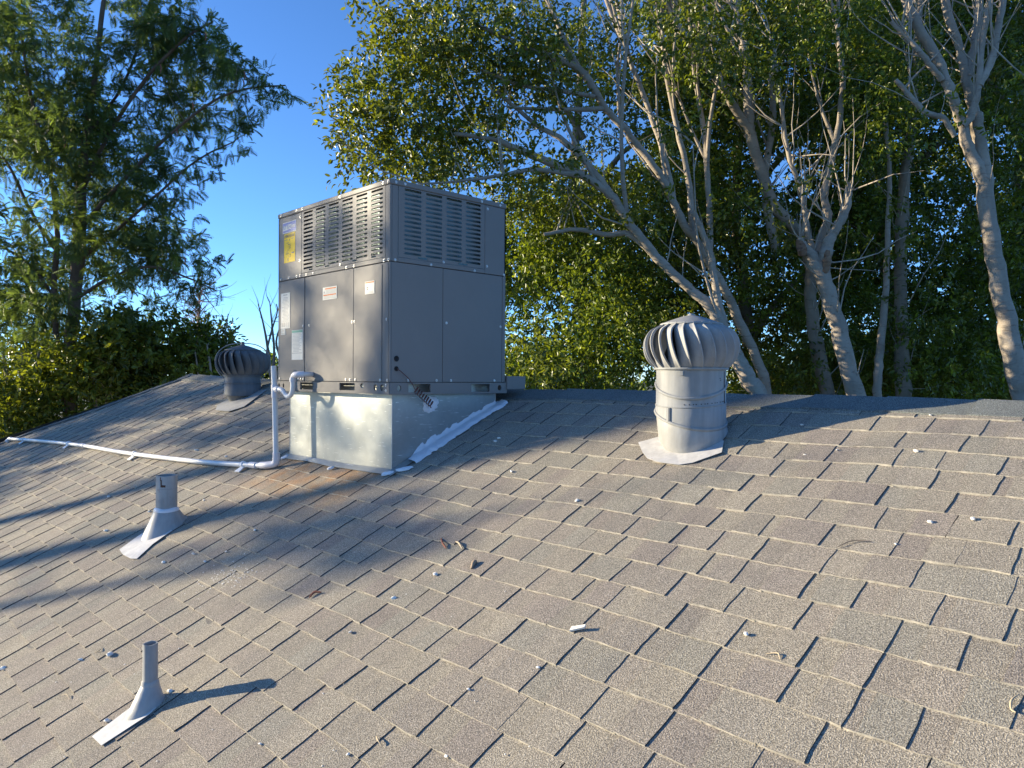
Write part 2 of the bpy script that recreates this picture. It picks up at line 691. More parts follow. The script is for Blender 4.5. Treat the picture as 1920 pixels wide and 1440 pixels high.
def shingle_piece(x0, x1, vb, raised, rnd):
    nxs = 3 if x1 - x0 < 0.2 else 4
    nys = 4
    vt = vb - 0.127 - 0.02
    hb, ht = (0.0079, 0.0034) if raised else (0.0054, 0.0008)
    dh = rnd.uniform(-0.0006, 0.0008)
    curl = rnd.uniform(0, 0.0012) if raised else 0
    e0 = [rnd.uniform(-0.002, 0.002) for _ in range(nys + 1)]
    e1 = [rnd.uniform(-0.002, 0.002) for _ in range(nys + 1)]
    sk = rnd.uniform(-0.004, 0.004)
    eb = [rnd.uniform(-0.0022, 0.0022) for _ in range(nxs + 1)]
    V = []
    for j in range(nys + 1):
        t = j / nys
        for i in range(nxs + 1):
            u = i / nxs
            xa = x0 + e0[j] + sk * t
            xb = x1 + e1[j] + sk * t
            v = vb + (vt - vb) * t + (eb[i] if j == 0 else 0)
            h = hb + (ht - hb) * t + dh + (curl * (1 - t) ** 3 * abs(2 * u - 1) if raised else 0)
            V.append(rp(xa + (xb - xa) * u, v, h))
    top = len(V)
    F, MI = [], []
    w = nxs + 1
    for j in range(nys):
        for i in range(nxs):
            a = j * w + i
            F.append((a, a + 1, a + w + 1, a + w))
            MI.append(0)
    # skirts: butt edge, left, right
    base = {}

    def low(k):
        if k not in base:
            base[k] = len(V)
            V.append(V[k] - RN * (0.0078 if raised else 0.0050))
        return base[k]
    for i in range(nxs):
        F.append((i + 1, i, low(i), low(i + 1)))
        MI.append(1)
    for j in range(nys):
        a, b = j * w, (j + 1) * w
        F.append((a, b, low(b), low(a)))
        MI.append(2)
        a, b = j * w + nxs, (j + 1) * w + nxs
        F.append((b, a, low(a), low(b)))
        MI.append(2)
    return V, F, MI


rnd = random.Random(5)
pieces = []
EXP = 0.127
i = 0
while True:
    vb = 0.165 + EXP * i
    if vb > VMAX:
        break
    x = HIPX - vb / SL + rnd.uniform(0.02, 0.2)
    raised = rnd.random() < 0.5
    while x < XR:
        w = (rnd.choice([0.085, 0.10, 0.11, 0.115, 0.13, 0.15]) if raised else rnd.choice([0.035, 0.075, 0.085, 0.09, 0.095, 0.11])) * rnd.uniform(0.94, 1.06)
        x1 = min(x + w, XR)
        tn = np.array(rnd.choice(TONES)) * rnd.uniform(0.95, 1.06) * (1.44 if raised else 1.41)
        a = (x - (0 if raised else 0.008), x1 + (0 if raised else 0.008))
        V, F, MI = shingle_piece(a[0], a[1], vb, raised, rnd)
        c = rp((x + x1) / 2, vb - 0.06, 0.01)
        pr = project(c)
        area = 0
        if pr and -20 < pr[0] < 1940 and -20 < pr[1] < 1460:
            q = [project(V[k]) for k in (0, 0)]
            p4 = [project(rp(x, vb)), project(rp(x1, vb)), project(rp(x1, vb - EXP)), project(rp(x, vb - EXP))]
            if all(p4):
                area = 0.5 * abs(sum(p4[k][0] * p4[(k + 1) % 4][1] - p4[(k + 1) % 4][0] * p4[k][1] for k in range(4)))
        pieces.append((area, V, F, MI, tn))
        x = x1
        raised = not raised if rnd.random() < 0.93 else raised
    i += 1
pieces.sort(key=lambda p: -p[0])
for a, V, F, MI, tn in pieces[:300]:
    q = MB()
    q.v, q.f, q.m, q.s = [tuple(p) for p in V], F, MI, [False] * len(F)
    q.build('shingle', ['shingle', 'shingle_edge', 'shingle_core'], roof, tone=tn)
q = MB()
tones = []
for a, V, F, MI, tn in pieces[300:]:
    o = len(q.v)
    q.v += [tuple(p) for p in V]
    q.f += [[k + o for k in f] for f in F]
    q.m += MI
    q.s += [False] * len(F)
    tones += [tn] * len(V)
tag(q.build('far_shingles', ['shingle', 'shingle_edge', 'shingle_core'], roof, tone=np.array(tones)), kind='stuff')

# ridge and hip caps, each a folded shingle lapped over the next
rnd = random.Random(9)


def cap_piece(a, b, side1, side2, nrm, wid, lift0, lift1, tn):
    """a, b ends on the ridge; side1/2 unit vectors down both slopes"""
    prof = [(-1, 0.015), (-0.55, 0.0125), (-0.14, 0.011), (0, 0.010), (0.14, 0.011), (0.55, 0.0125), (1, 0.015)]
    V = []
    for p, lf in ((a, lift0), ((a + b) / 2, (lift0 + lift1) / 2), (b, lift1)):
        for s, h in prof:
            sd_ = side1 if s < 0 else side2
            jit = rnd.uniform(-0.003, 0.003)
            V.append(p + sd_ * (abs(s) * wid + jit) + nrm * (h + lf))
    k = len(prof)
    F = []
    for r in range(2):
        for i in range(k - 1):
            F.append((r * k + i, r * k + i + 1, r * k + k + i + 1, r * k + k + i))
    MI = [0] * len(F)
    V += [p - nrm * 0.013 for p in V]
    n = 3 * k
    for i in range(k - 1):
        F.append((i, i + n, i + n + 1, i + 1)); MI.append(1)
        F.append((2 * k + i, 2 * k + i + 1, 2 * k + i + 1 + n, 2 * k + i + n)); MI.append(2)
    for r in range(2):
        F.append((r * k, r * k + k, r * k + k + n, r * k + n)); MI.append(2)
        F.append((r * k + k - 1, r * k + k - 1 + n, r * k + 2 * k - 1 + n, r * k + 2 * k - 1)); MI.append(2)
    q = MB()
    q.v, q.f, q.m, q.s = [tuple(p) for p in V], F, MI, [False] * len(F)
    return q.build('ridge_cap', ['shingle', 'shingle_edge', 'shingle'], roof, tone=tn)


d1 = Vector((0, -1, -M)).normalized()
d2 = Vector((0, 1, -M)).normalized()
x = HIPX - 0.1
while x < XR - 0.1:
    st = rnd.uniform(0.26, 0.34)
    A = Vector((x, YR, ZR + bump(x) + und(x, 0)))
    B = Vector((x + st + 0.06, YR, ZR + bump(x + st) + und(x + st, 0)))
    tn = np.array((0.155, 0.168, 0.160)) * rnd.uniform(0.85, 1.2)
    cap_piece(A, B, d1, d2, Vector((0, 0, 1)), 0.142, -0.005, -0.011, tn)
    x += st
h0 = Vector((HIPX, YR, ZR + bump(HIPX)))
hd = (Vector((HIPX - 1, YR - 1, 0)) - Vector((HIPX, YR, 0)))
t = 0.0
while t < 3.0:
    st = 0.22

    def hp(tt):
        xx, vv = HIPX - tt / math.sqrt(2), tt / math.sqrt(2) * SL
        return rp(xx, vv, 0.004)
    s1 = Vector((0.7, -0.7, 0))
    cap_piece(hp(t), hp(t + st + 0.04), Vector((-1, 1, -M)).normalized(), Vector((1, -1, -M)).normalized(), Vector((0, 0, 1)), 0.12, 0.000, -0.006, np.array((0.15, 0.15, 0.145)) * rnd.uniform(0.85, 1.15))
    t += st

# ------------------------------------------------------------------ rooftop package unit
UX, UY = -3.208, 2.201          # front corner
LA, LB = 1.224, 0.814           # lit side, shaded side
ZT, ZS, ZB, ZRL = 1.021, 0.596, -0.0876, -0.026
unit = thing('rooftop_air_conditioner', (UX - LA / 2, UY + LB / 2, ZB), 'big grey boxy package air conditioner with slotted grilles on a galvanised curb', 'air conditioner')


def fp(face, u, z, d=0.0):
    if face == 'L':
        return Vector((UX - u, UY - d, z))
    if face == 'R':
        return Vector((UX + d, UY + u, z))
    if face == 'B':                      # back side (towards the ridge)
        return Vector((UX - u, UY + LB + d, z))
    return Vector((UX - LA - d, UY + u, z))   # far left side


def plate(face, u0, u1, z0, z1, d0, d1, holes=(), mi=0, q=None):
    """a sheet with real openings, from depth d0 to the outer face d1"""
    q = q or MB()
    outer = [(u0, z0), (u1, z0), (u1, z1), (u0, z1)]
    polys = [outer] + [list(h) for h in holes]
    flat = [p for P in polys for p in P]
    tri = tessellate_polygon([[Vector((p[0], p[1], 0)) for p in P] for P in polys])
    for d in (d0, d1):
        q.add([fp(face, p[0], p[1], d) for p in flat], [list(t_) for t_ in tri], mi)
    for P in polys:
        n = len(P)
        for k in range(n):
            a, b = P[k], P[(k + 1) % n]
            q.add([fp(face, a[0], a[1], d0), fp(face, b[0], b[1], d0), fp(face, b[0], b[1], d1), fp(face, a[0], a[1], d1)], [(0, 1, 2, 3)], mi)
    return q


def slot(u0, u1, zc, h):
    r = h / 2
    return [(u0 + r * 0.4, zc - r), (u1 - r * 0.4, zc - r), (u1, zc - r * 0.4), (u1, zc + r * 0.4), (u1 - r * 0.4, zc + r), (u0 + r * 0.4, zc + r), (u0, zc + r * 0.4), (u0, zc - r * 0.4)]


def circ(u, z, r, n=10, sy=1.0):
    return [(u + r * math.cos(2 * math.pi * k / n), z + sy * r * math.sin(2 * math.pi * k / n)) for k in range(n)]


def rect(u0, u1, z0, z1):
    return [(u0, z0), (u1, z0), (u1, z1), (u0, z1)]


def panel(name, face, u0, u1, z0, z1, d0=-0.012, d1=0.0, mat='cabinet_paint', parent=None, bev=0.0015):
    a = fp(face, u0, z0, d0)
    b = fp(face, u1, z1, d1)
    return MB().box(min(a.x, b.x), max(a.x, b.x), min(a.y, b.y), max(a.y, b.y), z0, z1, bev).build(name, mat, parent or unit)


# dark frame inside, coil behind the grilles
MB().box(UX - LA + 0.011, UX - 0.011, UY + 0.011, UY + LB - 0.011, ZRL, ZS + 0.02).build('inner_frame', 'cabinet_dark', unit)
MB().box(UX - LA + 0.04, UX - 0.04, UY + 0.04, UY + LB - 0.04, ZS + 0.022, ZT - 0.02).build('condenser_coil', 'coil_fins', unit)

# top cap
MB().box(UX - LA - 0.004, UX + 0.004, UY - 0.004, UY + LB + 0.004, ZT - 0.028, ZT, 0.004).build('top_cap', 'cabinet_paint', unit)
zc0, zc1 = 0.985, 0.655
step = (zc0 - zc1) / 14
# lit side: upper half
GT = ZT - 0.029
holes = []
for c in range(6):
    ua = 0.0665 + 0.1455 * c
    for r in range(15):
        zc = zc0 - 0.006 - r * step
        holes.append(slot(ua, ua + 0.108, zc, 0.0118))
for u in (0.815, 0.627, 0.336, 0.151):
    holes.append(rect(u - 0.022, u + 0.022, 0.632, 0.640))
gl = plate('L', 0.043, 0.927, 0.624, GT - 0.001, -0.003, -0.0005, holes).build('louver_grille', 'cabinet_paint', unit, fix=True)
# bent lips under each louver of the lit side
lip = MB()
for c in range(6):
    ua = 0.0665 + 0.1455 * c
    for r in range(15):
        zc = zc0 - 0.006 - r * step - 0.0059
        p = [fp('L', ua + 0.004, zc, -0.0028), fp('L', ua + 0.104, zc, -0.0028), fp('L', ua + 0.104, zc + 0.006, -0.012), fp('L', ua + 0.004, zc + 0.006, -0.012)]
        lip.add(p, [(0, 1, 2, 3)])
lip.build('louver_lips', 'zinc', gl)
panel('corner_post', 'L', 0.0, 0.040, ZS + 0.003, GT - 0.001)
panel('upper_panel', 'L', 0.930, LA, ZS + 0.003, GT - 0.001)
panel('seam_band', 'L', 0.0405, 0.9295, ZS + 0.003, 0.6225)
# lit side: lower half
for a, b, nm in ((0.8915, LA, 'access_panel'), (0.8405, 0.8885, 'corner_strip'), (0.3475, 0.8375, 'access_panel'), (0.013, 0.3445, 'access_panel'), (0.0, 0.0105, 'corner_strip')):
    panel(nm, 'L', a, b, ZRL + 0.003, ZS - 0.001, d1=(-0.004 if nm == 'corner_strip' and a > 0.5 else -0.001))
MB().box(UX - 0.0722, UX - 0.0690, UY - 0.0022, UY, ZRL + 0.01, ZS - 0.01).build('panel_bead', 'cabinet_paint', unit)
# shaded side
holes = []
for c in range(4):
    ua = 0.0905 + 0.1395 * c
    for r in range(15):
        holes.append(slot(ua, ua + 0.1085, zc0 - 0.006 - r * step, 0.0125))
for u in (0.208, 0.488):
    holes.append(rect(u - 0.032, u + 0.032, 0.6285, 0.638))
plate('R', 0.0525, 0.6485, 0.624, GT - 0.001, -0.003, -0.0005, holes).build('louver_grille', 'cabinet_paint', unit, fix=True)
panel('corner_post', 'R', 0.013, 0.050, ZS + 0.003, GT - 0.001)
panel('upper_panel', 'R', 0.651, LB, ZS + 0.003, GT - 0.001)
panel('seam_band', 'R', 0.0505, 0.6505, ZS + 0.003, 0.6225)
port = plate('R', 0.013, 0.3455, ZRL + 0.003, ZS - 0.001, -0.010, -0.001, [circ(0.044, 0.098, 0.0135, 12), circ(0.044, 0.046, 0.0115, 12)])
port.build('access_panel', 'cabinet_paint', unit, fix=True)
panel('access_panel', 'R', 0.3490, 0.7880, ZRL + 0.003, ZS - 0.001, d1=-0.001)
panel('corner_strip', 'R', 0.7910, LB, ZRL + 0.003, ZS - 0.001, d1=-0.001)
for z, r in ((0.098, 0.0125), (0.046, 0.0105)):
    MB().loops([[fp('R', 0.044 + rr * math.cos(k * math.pi / 6), z + rr * math.sin(k * math.pi / 6), d) for k in range(12)] for rr, d in ((r, -0.006), (r * 1.25, 0.0015), (r * 0.95, 0.003), (r * 0.6, -0.004), (0.0005, -0.006))]).build('grommet', 'black_rubber', unit)
# hidden sides
panel('back_panel', 'B', 0, LA, ZRL + 0.003, GT - 0.001)
panel('side_panel', 'W', 0.0, LB, ZRL + 0.003, GT - 0.001)

# base rail with fork pockets
hl = [circ(1.201, -0.053, 0.011, 12, 1.25), circ(1.142, -0.054, 0.011, 12, 1.25), rect(0.771, 0.930, -0.074, -0.032), rect(0.322, 0.480, -0.0715, -0.031), circ(0.250, -0.044, 0.017, 10, 0.75), circ(0.121, -0.054, 0.016, 12, 1.1), circ(0.061, -0.053, 0.016, 12, 1.1)]
plate('L', 0.0, LA, ZB, ZRL, -0.006, 0.004, hl).build('base_rail', 'cabinet_paint', unit, fix=True)
hr = [circ(0.059, -0.056, 0.014, 12, 1.1), rect(0.118, 0.262, -0.077, -0.033), rect(0.552, 0.690, -0.078, -0.034), circ(0.768, -0.056, 0.015, 12, 1.1)]
plate('R', 0.0, LB + 0.012, ZB, ZRL, -0.006, 0.004, hr).build('base_rail', 'cabinet_paint', unit, fix=True)
plate('B', 0.0, LA, ZB, ZRL, -0.006, 0.004).build('base_rail', 'cabinet_paint', unit, fix=True)
plate('W', 0.0, LB, ZB, ZRL, -0.006, 0.004).build('base_rail', 'cabinet_paint', unit, fix=True)
MB().box(UX - LA + 0.07, UX - 0.07, UY + 0.07, UY + LB - 0.07, ZB + 0.001, ZRL - 0.002).build('base_pan', 'galvanised', unit)
# duct collar seen behind the unit
MB().box(UX - 0.30, UX + 0.012, UY + LB + 0.006, UY + LB + 0.16, ZB + 0.022, ZB + 0.10, 0.003).build('rear_duct', 'cabinet_paint', unit)

# screws
screw_me = {}
for fc, nrm in (('L', (0, -1, 0)), ('R', (1, 0, 0))):
    q = MB().dome((0, 0, 0), nrm, 0.0058, 0.0042, 8)
    q.loops([[Vector((0, 0, 0)) + (Vector((1, 0, 0)) if fc == 'L' else Vector((0, 1, 0))) * 0.0078 * math.cos(k * math.pi / 4) + Vector((0, 0, 1)) * 0.0078 * math.sin(k * math.pi / 4) + Vector(nrm) * d for k in range(8)] for d in (0.0, 0.0012)], cap1=True)
    me = bpy.data.meshes.new('screw_head')
    me.from_pydata(q.v, [], q.f)
    me.materials.append(MATS['zinc'])
    screw_me[fc] = me
SCR = [('L', p) for p in [(1.184, 1.008), (0.983, 1.008), (0.912, 1.008), (0.484, 1.006), (0.058, 1.006), (0.012, 1.006), (0.946, 0.965), (0.948, 0.702), (1.189, 0.611), (1.085, 0.611), (0.987, 0.611), (0.946, 0.611), (0.868, 0.610), (0.788, 0.610), (0.486, 0.629), (0.418, 0.607), (0.341, 0.607), (0.054, 0.606), (0.012, 0.606), (0.904, 0.306), (0.830, 0.306), (0.358, 0.303), (0.334, 0.303), (0.027, 0.300), (1.202, -0.012), (0.419, -0.013), (0.376, -0.013), (0.322, -0.013), (0.083, -0.014), (0.018, -0.014), (0.023, -0.040), (0.023, -0.068), (0.90, -0.012), (0.93, -0.012), (0.96, -0.012)]]
SCR += [('R', p) for p in [(0.033, 1.006), (0.090, 1.006), (0.621, 1.005), (0.764, 1.005), (0.670, 0.970), (0.666, 0.642), (0.032, 0.606), (0.265, 0.606), (0.350, 0.630), (0.573, 0.606), (0.800, 0.606), (0.117, -0.014), (0.306, -0.014), (0.406, -0.014), (0.729, -0.014), (0.372, 0.300), (0.775, 0.300)]]
for fc, (u, z) in SCR:
    o = bpy.data.objects.new('screw', screw_me[fc])
    COL.objects.link(o)
    o.parent = unit
    dd = 0.0042 if (z > 0.993 or z < ZRL) else 0.0
    o.location = fp(fc, u, z, dd) - ORIGIN[unit.name]


# stickers
def sticker(name, u0, u1, z0, z1, mat, label, d=0.0):
    a = MB()
    a.box(UX - u1, UX - u0, UY - d - 0.0012, UY - d + 0.0004, z0, z1)
    o = a.build(name, mat, unit)
    o['label'] = label
    return o


def printed(parent, lines, mat, d=0.0012):
    q = MB()
    for u0, u1, z0, z1 in lines:
        y = UY - d - 0.0006
        q.add([(UX - u1, y, z0), (UX - u0, y, z0), (UX - u0, y, z1), (UX - u1, y, z1)], [(0, 1, 2, 3)])
    return q.build('print', mat, parent)


def text(body, uc, zc, size, mat, parent, sx=1.0, d=0.0024, bold=0.0):
    cu = bpy.data.curves.new('lettering', 'FONT')
    cu.body = body
    cu.size = size
    cu.align_x = 'CENTER'
    cu.align_y = 'CENTER'
    cu.offset = bold
    tmp = bpy.data.objects.new('lettering_source', cu)
    me = bpy.data.meshes.new_from_object(tmp)
    bpy.data.objects.remove(tmp)
    bpy.data.curves.remove(cu)
    me.materials.clear()
    me.materials.append(MATS[mat])
    o = bpy.data.objects.new('lettering', me)
    COL.objects.link(o)
    o.rotation_euler = (math.pi / 2, 0, 0)
    o.scale = (sx, 1, 1)
    o.parent = parent
    o.location = Vector((UX - uc, UY - d, zc)) - ORIGIN[unit.name]
    return o


rl = random.Random(3)
lg = sticker('brand_sticker', 0.990, 1.166, 0.890, 0.957, 'label_white', 'pale blue brand sticker in the upper left corner')
printed(lg, [(0.994, 1.162, 0.894, 0.953)], 'label_blue')
printed(lg, [(1.10, 1.157, 0.906, 0.936), (1.055, 1.098, 0.910, 0.940), (1.000, 1.053, 0.914, 0.934)], 'label_white', 0.0018)
text('TUT TEMCOOL', 1.079, 0.923, 0.026, 'label_blue', lg, 0.92, 0.003)
yl = sticker('energy_label', 1.007, 1.147, 0.706, 0.885, 'label_yellow', 'yellow energy guide label')
text('ENERGYGUIDE', 1.077, 0.868, 0.024, 'label_ink', yl, 0.80, 0.0024, 0.0006)
printed(yl, [(1.075, 1.080, 0.838, 0.850), (1.02, 1.055, 0.848, 0.851), (1.10, 1.14, 0.846, 0.849)] + [(u, u + rl.uniform(0.01, 0.04), z, z + 0.0035) for z in np.arange(0.715, 0.83, 0.011) for u in [rl.choice([1.085, 1.095, 1.06])]] + [(1.018, 1.05, 0.758, 0.766)], 'label_ink')
rt_ = sticker('rating_plate', 1.068, 1.186, 0.300, 0.520, 'label_white', 'tall cream rating plate')
printed(rt_, [(1.10, 1.155, 0.505, 0.511)] + [(1.075 + rl.uniform(0, 0.02), 1.178 - rl.uniform(0, 0.03), z, z + 0.0028) for z in np.arange(0.345, 0.498, 0.0085)], 'label_ink_pale')
printed(rt_, [(1.128, 1.176, 0.312, 0.338), (1.084, 1.088, 0.306, 0.338), (1.104, 1.108, 0.306, 0.338)], 'label_ink_pale', 0.0018)
cl = sticker('clear_sticker', 1.125, 1.184, 0.262, 0.298, 'label_grey', 'small pale sticker under the rating plate')
printed(cl, [(1.132, 1.178, 0.268, 0.274), (1.14, 1.17, 0.282, 0.292)], 'label_ink_pale')
gn = sticker('instruction_label', 0.906, 1.043, 0.104, 0.285, 'label_white', 'grey instruction label with green heading')
printed(gn, [(0.908, 1.041, 0.269, 0.283)], 'label_green')
printed(gn, [(0.918 + rl.uniform(0, 0.03), 1.032 - rl.uniform(0, 0.01), z, z + 0.0026) for z in np.arange(0.155, 0.262, 0.0082)] + [(0.910, 1.039, 0.143, 0.1465)], 'label_ink_pale')
wa = sticker('warning_label', 0.517, 0.672, 0.443, 0.515, 'label_white', 'cream warning label with two orange bars')
printed(wa, [(0.525, 0.645, 0.502, 0.509), (0.524, 0.664, 0.466, 0.473)], 'label_orange')
printed(wa, [(0.53, 0.635, z, z + 0.002) for z in (0.496, 0.490, 0.484, 0.478)] + [(0.53, 0.66, z, z + 0.002) for z in (0.460, 0.454, 0.449)] + [(0.648, 0.66, 0.481, 0.492)], 'label_ink_pale')
wb = sticker('warning_label', 0.138, 0.228, 0.442, 0.510, 'label_white', 'small cream warning label with one orange bar')
printed(wb, [(0.142, 0.224, 0.501, 0.507)], 'label_orange')
printed(wb, [(0.198, 0.212, 0.474, 0.480), (0.200, 0.210, 0.464, 0.470)], 'label_ink')
printed(wb, [(0.15, 0.215, 0.447, 0.449), (0.15, 0.19, 0.453, 0.455)], 'label_ink_pale')

# coiled thermostat wire out of the lower grommet into the curb
path = [fp('R', 0.044, 0.046, 0.004), fp('R', 0.06, 0.034, 0.014), fp('R', 0.105, 0.0, 0.016), fp('R', 0.135, -0.035, 0.018), fp('R', 0.152, -0.068, 0.020)]
wp = [tuple(p) for p in path]
a = fp('R', 0.155, -0.060, 0.014)
b = Vector((-3.267 + 0.030, 2.261 + 0.242, -0.148))
for k in range(96):
    t_ = k / 95
    c = a.lerp(b, t_)
    ang = 2 * math.pi * 8 * t_
    e1 = (b - a).normalized()
    e2 = Vector((1, 0, 0))
    e3 = e1.cross(e2).normalized()
    wp.append(tuple(c + (e3 * math.cos(ang) + e2 * math.sin(ang) * 0.6) * 0.018))
wp.append((-3.269, 2.261 + 0.245, -0.146))
w = MB().tube(wp, 0.0026, 6).build('coiled_wire', 'wire_red', unit)
w['label'] = 'coiled reddish brown thermostat wire'

# ------------------------------------------------------------------ galvanised roof curb
CX, CY, CLA, CLB, ZC = -3.267, 2.261, 1.120, 0.732, ZB - 0.001
curb = thing('roof_curb', (CX - CLA / 2, CY, rp(CX, (YR - CY) * SL).z), 'bright galvanised sheet metal curb under the air conditioner', 'roof curb')


def zr_at(x, y):
    return rp(x, (YR - y) * SL, 0.010).z


def wall(p0, p1, name):
    q = MB()
    n = 6
    th = 0.0025
    d = (Vector(p1) - Vector(p0)).normalized()
    nn = Vector((d.y, -d.x, 0))
    top, bot, top2, bot2 = [], [], [], []
    for k in range(n + 1):
        x = p0[0] + (p1[0] - p0[0]) * k / n
        y = p0[1] + (p1[1] - p0[1]) * k / n
        z = zr_at(x, y) - 0.02
        top.append(Vector((x, y, ZC))); bot.append(Vector((x, y, z)))
        top2.append(Vector((x, y, ZC)) - nn * th); bot2.append(Vector((x, y, z)) - nn * th)
    V = top + bot + bot2 + top2
    m_ = n + 1
    F = []
    for r in range(3):
        for k in range(n):
            F.append((r * m_ + k, r * m_ + k + 1, (r + 1) * m_ + k + 1, (r + 1) * m_ + k))
    q.add(V, F)
    return q.build(name, 'galvanised', curb)


wall((CX - CLA, CY, 0), (CX, CY, 0), 'curb_wall')
wall((CX, CY, 0), (CX, CY + CLB, 0), 'curb_wall')
wall((CX - CLA, CY + CLB, 0), (CX - CLA, CY, 0), 'curb_wall')
wall((CX, CY + CLB, 0), (CX - CLA, CY + CLB, 0), 'curb_wall')
# bright folded corner edges
for (x, y) in ((CX + 0.0005, CY - 0.0005), (CX - CLA, CY - 0.0005), (CX + 0.0005, CY + CLB)):
    MB().tube([(x, y, ZC), (x, y, zr_at(x, y))], 0.0022, 6).build('folded_edge', 'zinc', curb)
# flange lying on the shingles
q = MB()
V = []
for k in range(9):
    x = CX - CLA - 0.035 + (CLA + 0.045) * k / 8
    v0 = (YR - CY) * SL
    V += [rp(x, v0 - 0.004, 0.022), rp(x, v0 + 0.034 + 0.004 * math.sin(k * 2.1), 0.0145), rp(x, v0 + 0.034 + 0.004 * math.sin(k * 2.1), 0.012)]
F = []
for k in range(8):
    a = k * 3
    F += [(a, a + 1, a + 4, a + 3), (a + 1, a + 2, a + 5, a + 4)]
q.add(V, F)
q.build('front_flange', 'galvanised', curb)
q = MB()
q.add([rp(CX + 0.002, (YR - CY) * SL, 0.024), rp(CX + 0.002, (YR - CY - CLB) * SL, 0.024), rp(CX + 0.045, (YR - CY - CLB) * SL, 0.0135), rp(CX + 0.045, (YR - CY) * SL + 0.034, 0.0135), rp(CX - 0.01, (YR - CY) * SL + 0.034, 0.0142)], [(0, 3, 2, 1), (0, 4, 3)])
q.build('side_flange', 'galvanised', curb)

# white roof sealant smeared along the shaded side
rs = random.Random(21)
q = MB()
n = 64
rows = []
up_j = dn_j = 0
for k in range(n + 1):
    t_ = k / n
    y = CY + 0.10 + (CLB - 0.10 + 0.055) * t_
    v = (YR - y) * SL
    if k % 2 == 0:
        up_j = rs.uniform(-0.007, 0.010) + (0.012 if rs.random() < 0.12 else 0)
        dn_j = rs.uniform(-0.008, 0.010)
    base_up = 0.030 + 0.012 * math.sin(3.0 * t_ + 0.4) + up_j
    base_dn = 0.046 + 0.010 * math.sin(5 * t_ + 1) + dn_j
    if t_ < 0.10:
        base_up *= 0.25 + 0.75 * t_ / 0.10
    if t_ > 0.93:
        base_up *= 0.55
        base_dn *= 0.9
    zr_ = zr_at(CX, y)
    xw = CX + (0.0045 if y < CY + CLB else -0.004)
    rows.append([Vector((xw - 0.001, y, zr_ + base_up)), Vector((xw + 0.003, y, zr_ + base_up * 0.8)), Vector((xw + 0.009, y, zr_ + 0.020)),
                 rp(CX + 0.018, v, 0.027), rp(CX + 0.018 + base_dn * 0.6, v, 0.024 + 0.003 * math.sin(k * 0.7)), rp(CX + 0.02 + base_dn, v, 0.019), rp(CX + 0.024 + base_dn, v, 0.008)])
V = [p for r in rows for p in r]
F = []
for k in range(n):
    for j in range(6):
        a = k * 7 + j
        F.append((a, a + 1, a + 8, a + 7))
q.add(V, F, 0, True)
q.build('sealant_bead', 'sealant', curb)['label'] = 'ragged white sealant smeared up the shaded side'


def goo(name, pts, host, h, mat, outward, parent, n_mid=0.55):
    """a blob of sealant: outline pts on a surface, lifted in the middle"""
    c = Vector((0, 0, 0))
    for p in pts:
        c += Vector(p)
    c /= len(pts)
    o = Vector(outward)
    L0 = [Vector(p) for p in pts]
    L1 = [c.lerp(Vector(p), 0.93) + o * h for p in pts]
    L2 = [c.lerp(Vector(p), n_mid) + o * h * 1.25 for p in pts]
    q = MB()
    q.loops([L0, L1, L2], sm=True)
    q.add(L2 + [c + o * h * 1.3], [(k, (k + 1) % len(pts), len(pts)) for k in range(len(pts))], 0, True)
    return q.build(name, mat, parent)


outl = []
for k in range(36):
    an = 2 * math.pi * k / 36
    r = 1 + rs.uniform(-0.10, 0.10)
    outl.append((CX + 0.0012, CY + 0.252 + 0.052 * math.cos(an) * r + 0.012 * math.sin(an), -0.142 + 0.043 * math.sin(an) * r * (1.15 if an > math.pi else 1)))
goo('sealant_patch', outl, None, 0.004, 'sealant', (1, 0, 0), curb)
for (px, py, sx, sy) in ((728, 893, 22, 9), (760, 884, 30, 9), (536, 860, 14, 10), (622, 880, 12, 6)):
    c = on_roof(px, py)
    v = (YR - c.y) * SL
    pts = []
    for k in range(16):
        an = 2 * math.pi * k / 16
        r = rs.uniform(0.75, 1.15)
        pts.append(rp(c.x + 0.0016 * sx * math.cos(an) * r, v - 0.0022 * sy * math.sin(an) * r - 0.0008 * sx * math.cos(an), 0.012))
    goo('sealant_dab', pts, None, 0.008, 'sealant', RN, curb)

# ------------------------------------------------------------------ condensate drain
PY = 2.12
drain = thing('drain_pipe', (-4.30, PY, zr_at(-4.30, PY)), 'white plastic drain pipe with trap running left along the shingles', 'pipe')
MB().tube(bez([(-4.00, UY - 0.001, 0.016, ), (-3.995, UY - 0.04, 0.016), (-4.02, PY + 0.005, 0.015), (-4.05, PY, 0.013), (-4.075, PY, 0.006), (-4.083, PY, -0.015), (-4.082, PY, -0.060), (-4.092, PY, -0.094), (-4.118, PY, -0.113), (-4.150, PY, -0.115), (-4.180, PY, -0.100), (-4.205, PY, -0.083), (-4.235, PY, -0.076), (-4.280, PY, -0.076)], 5), 0.0145, 12).build('trap', 'pvc', drain)
MB().tube([(-4.003, PY + 0.03, 0.0155), (-4.02, PY + 0.004, 0.0152), (-4.06, PY, 0.012)], 0.0185, 12).build('elbow_socket', 'pvc_fitting', drain)
MB().tube([(-4.0830, PY, -0.004), (-4.0832, PY, -0.030)], 0.0185, 12).build('coupling', 'pvc_fitting', drain)
sp0 = Vector((-4.292, PY, rp(-4.29, (YR - PY) * SL, 0.035).z))
MB().tube([sp0 + Vector((0, 0, 0.02)), (-4.3105, PY, -0.10), (-4.3270, PY, 0.066)], 0.0168, 14, cap=True).build('standpipe', 'pvc', drain)
MB().tube([(-4.306, PY, -0.128), (-4.3125, PY, -0.048)], 0.0215, 14).build('tee', 'pvc_fitting', drain)
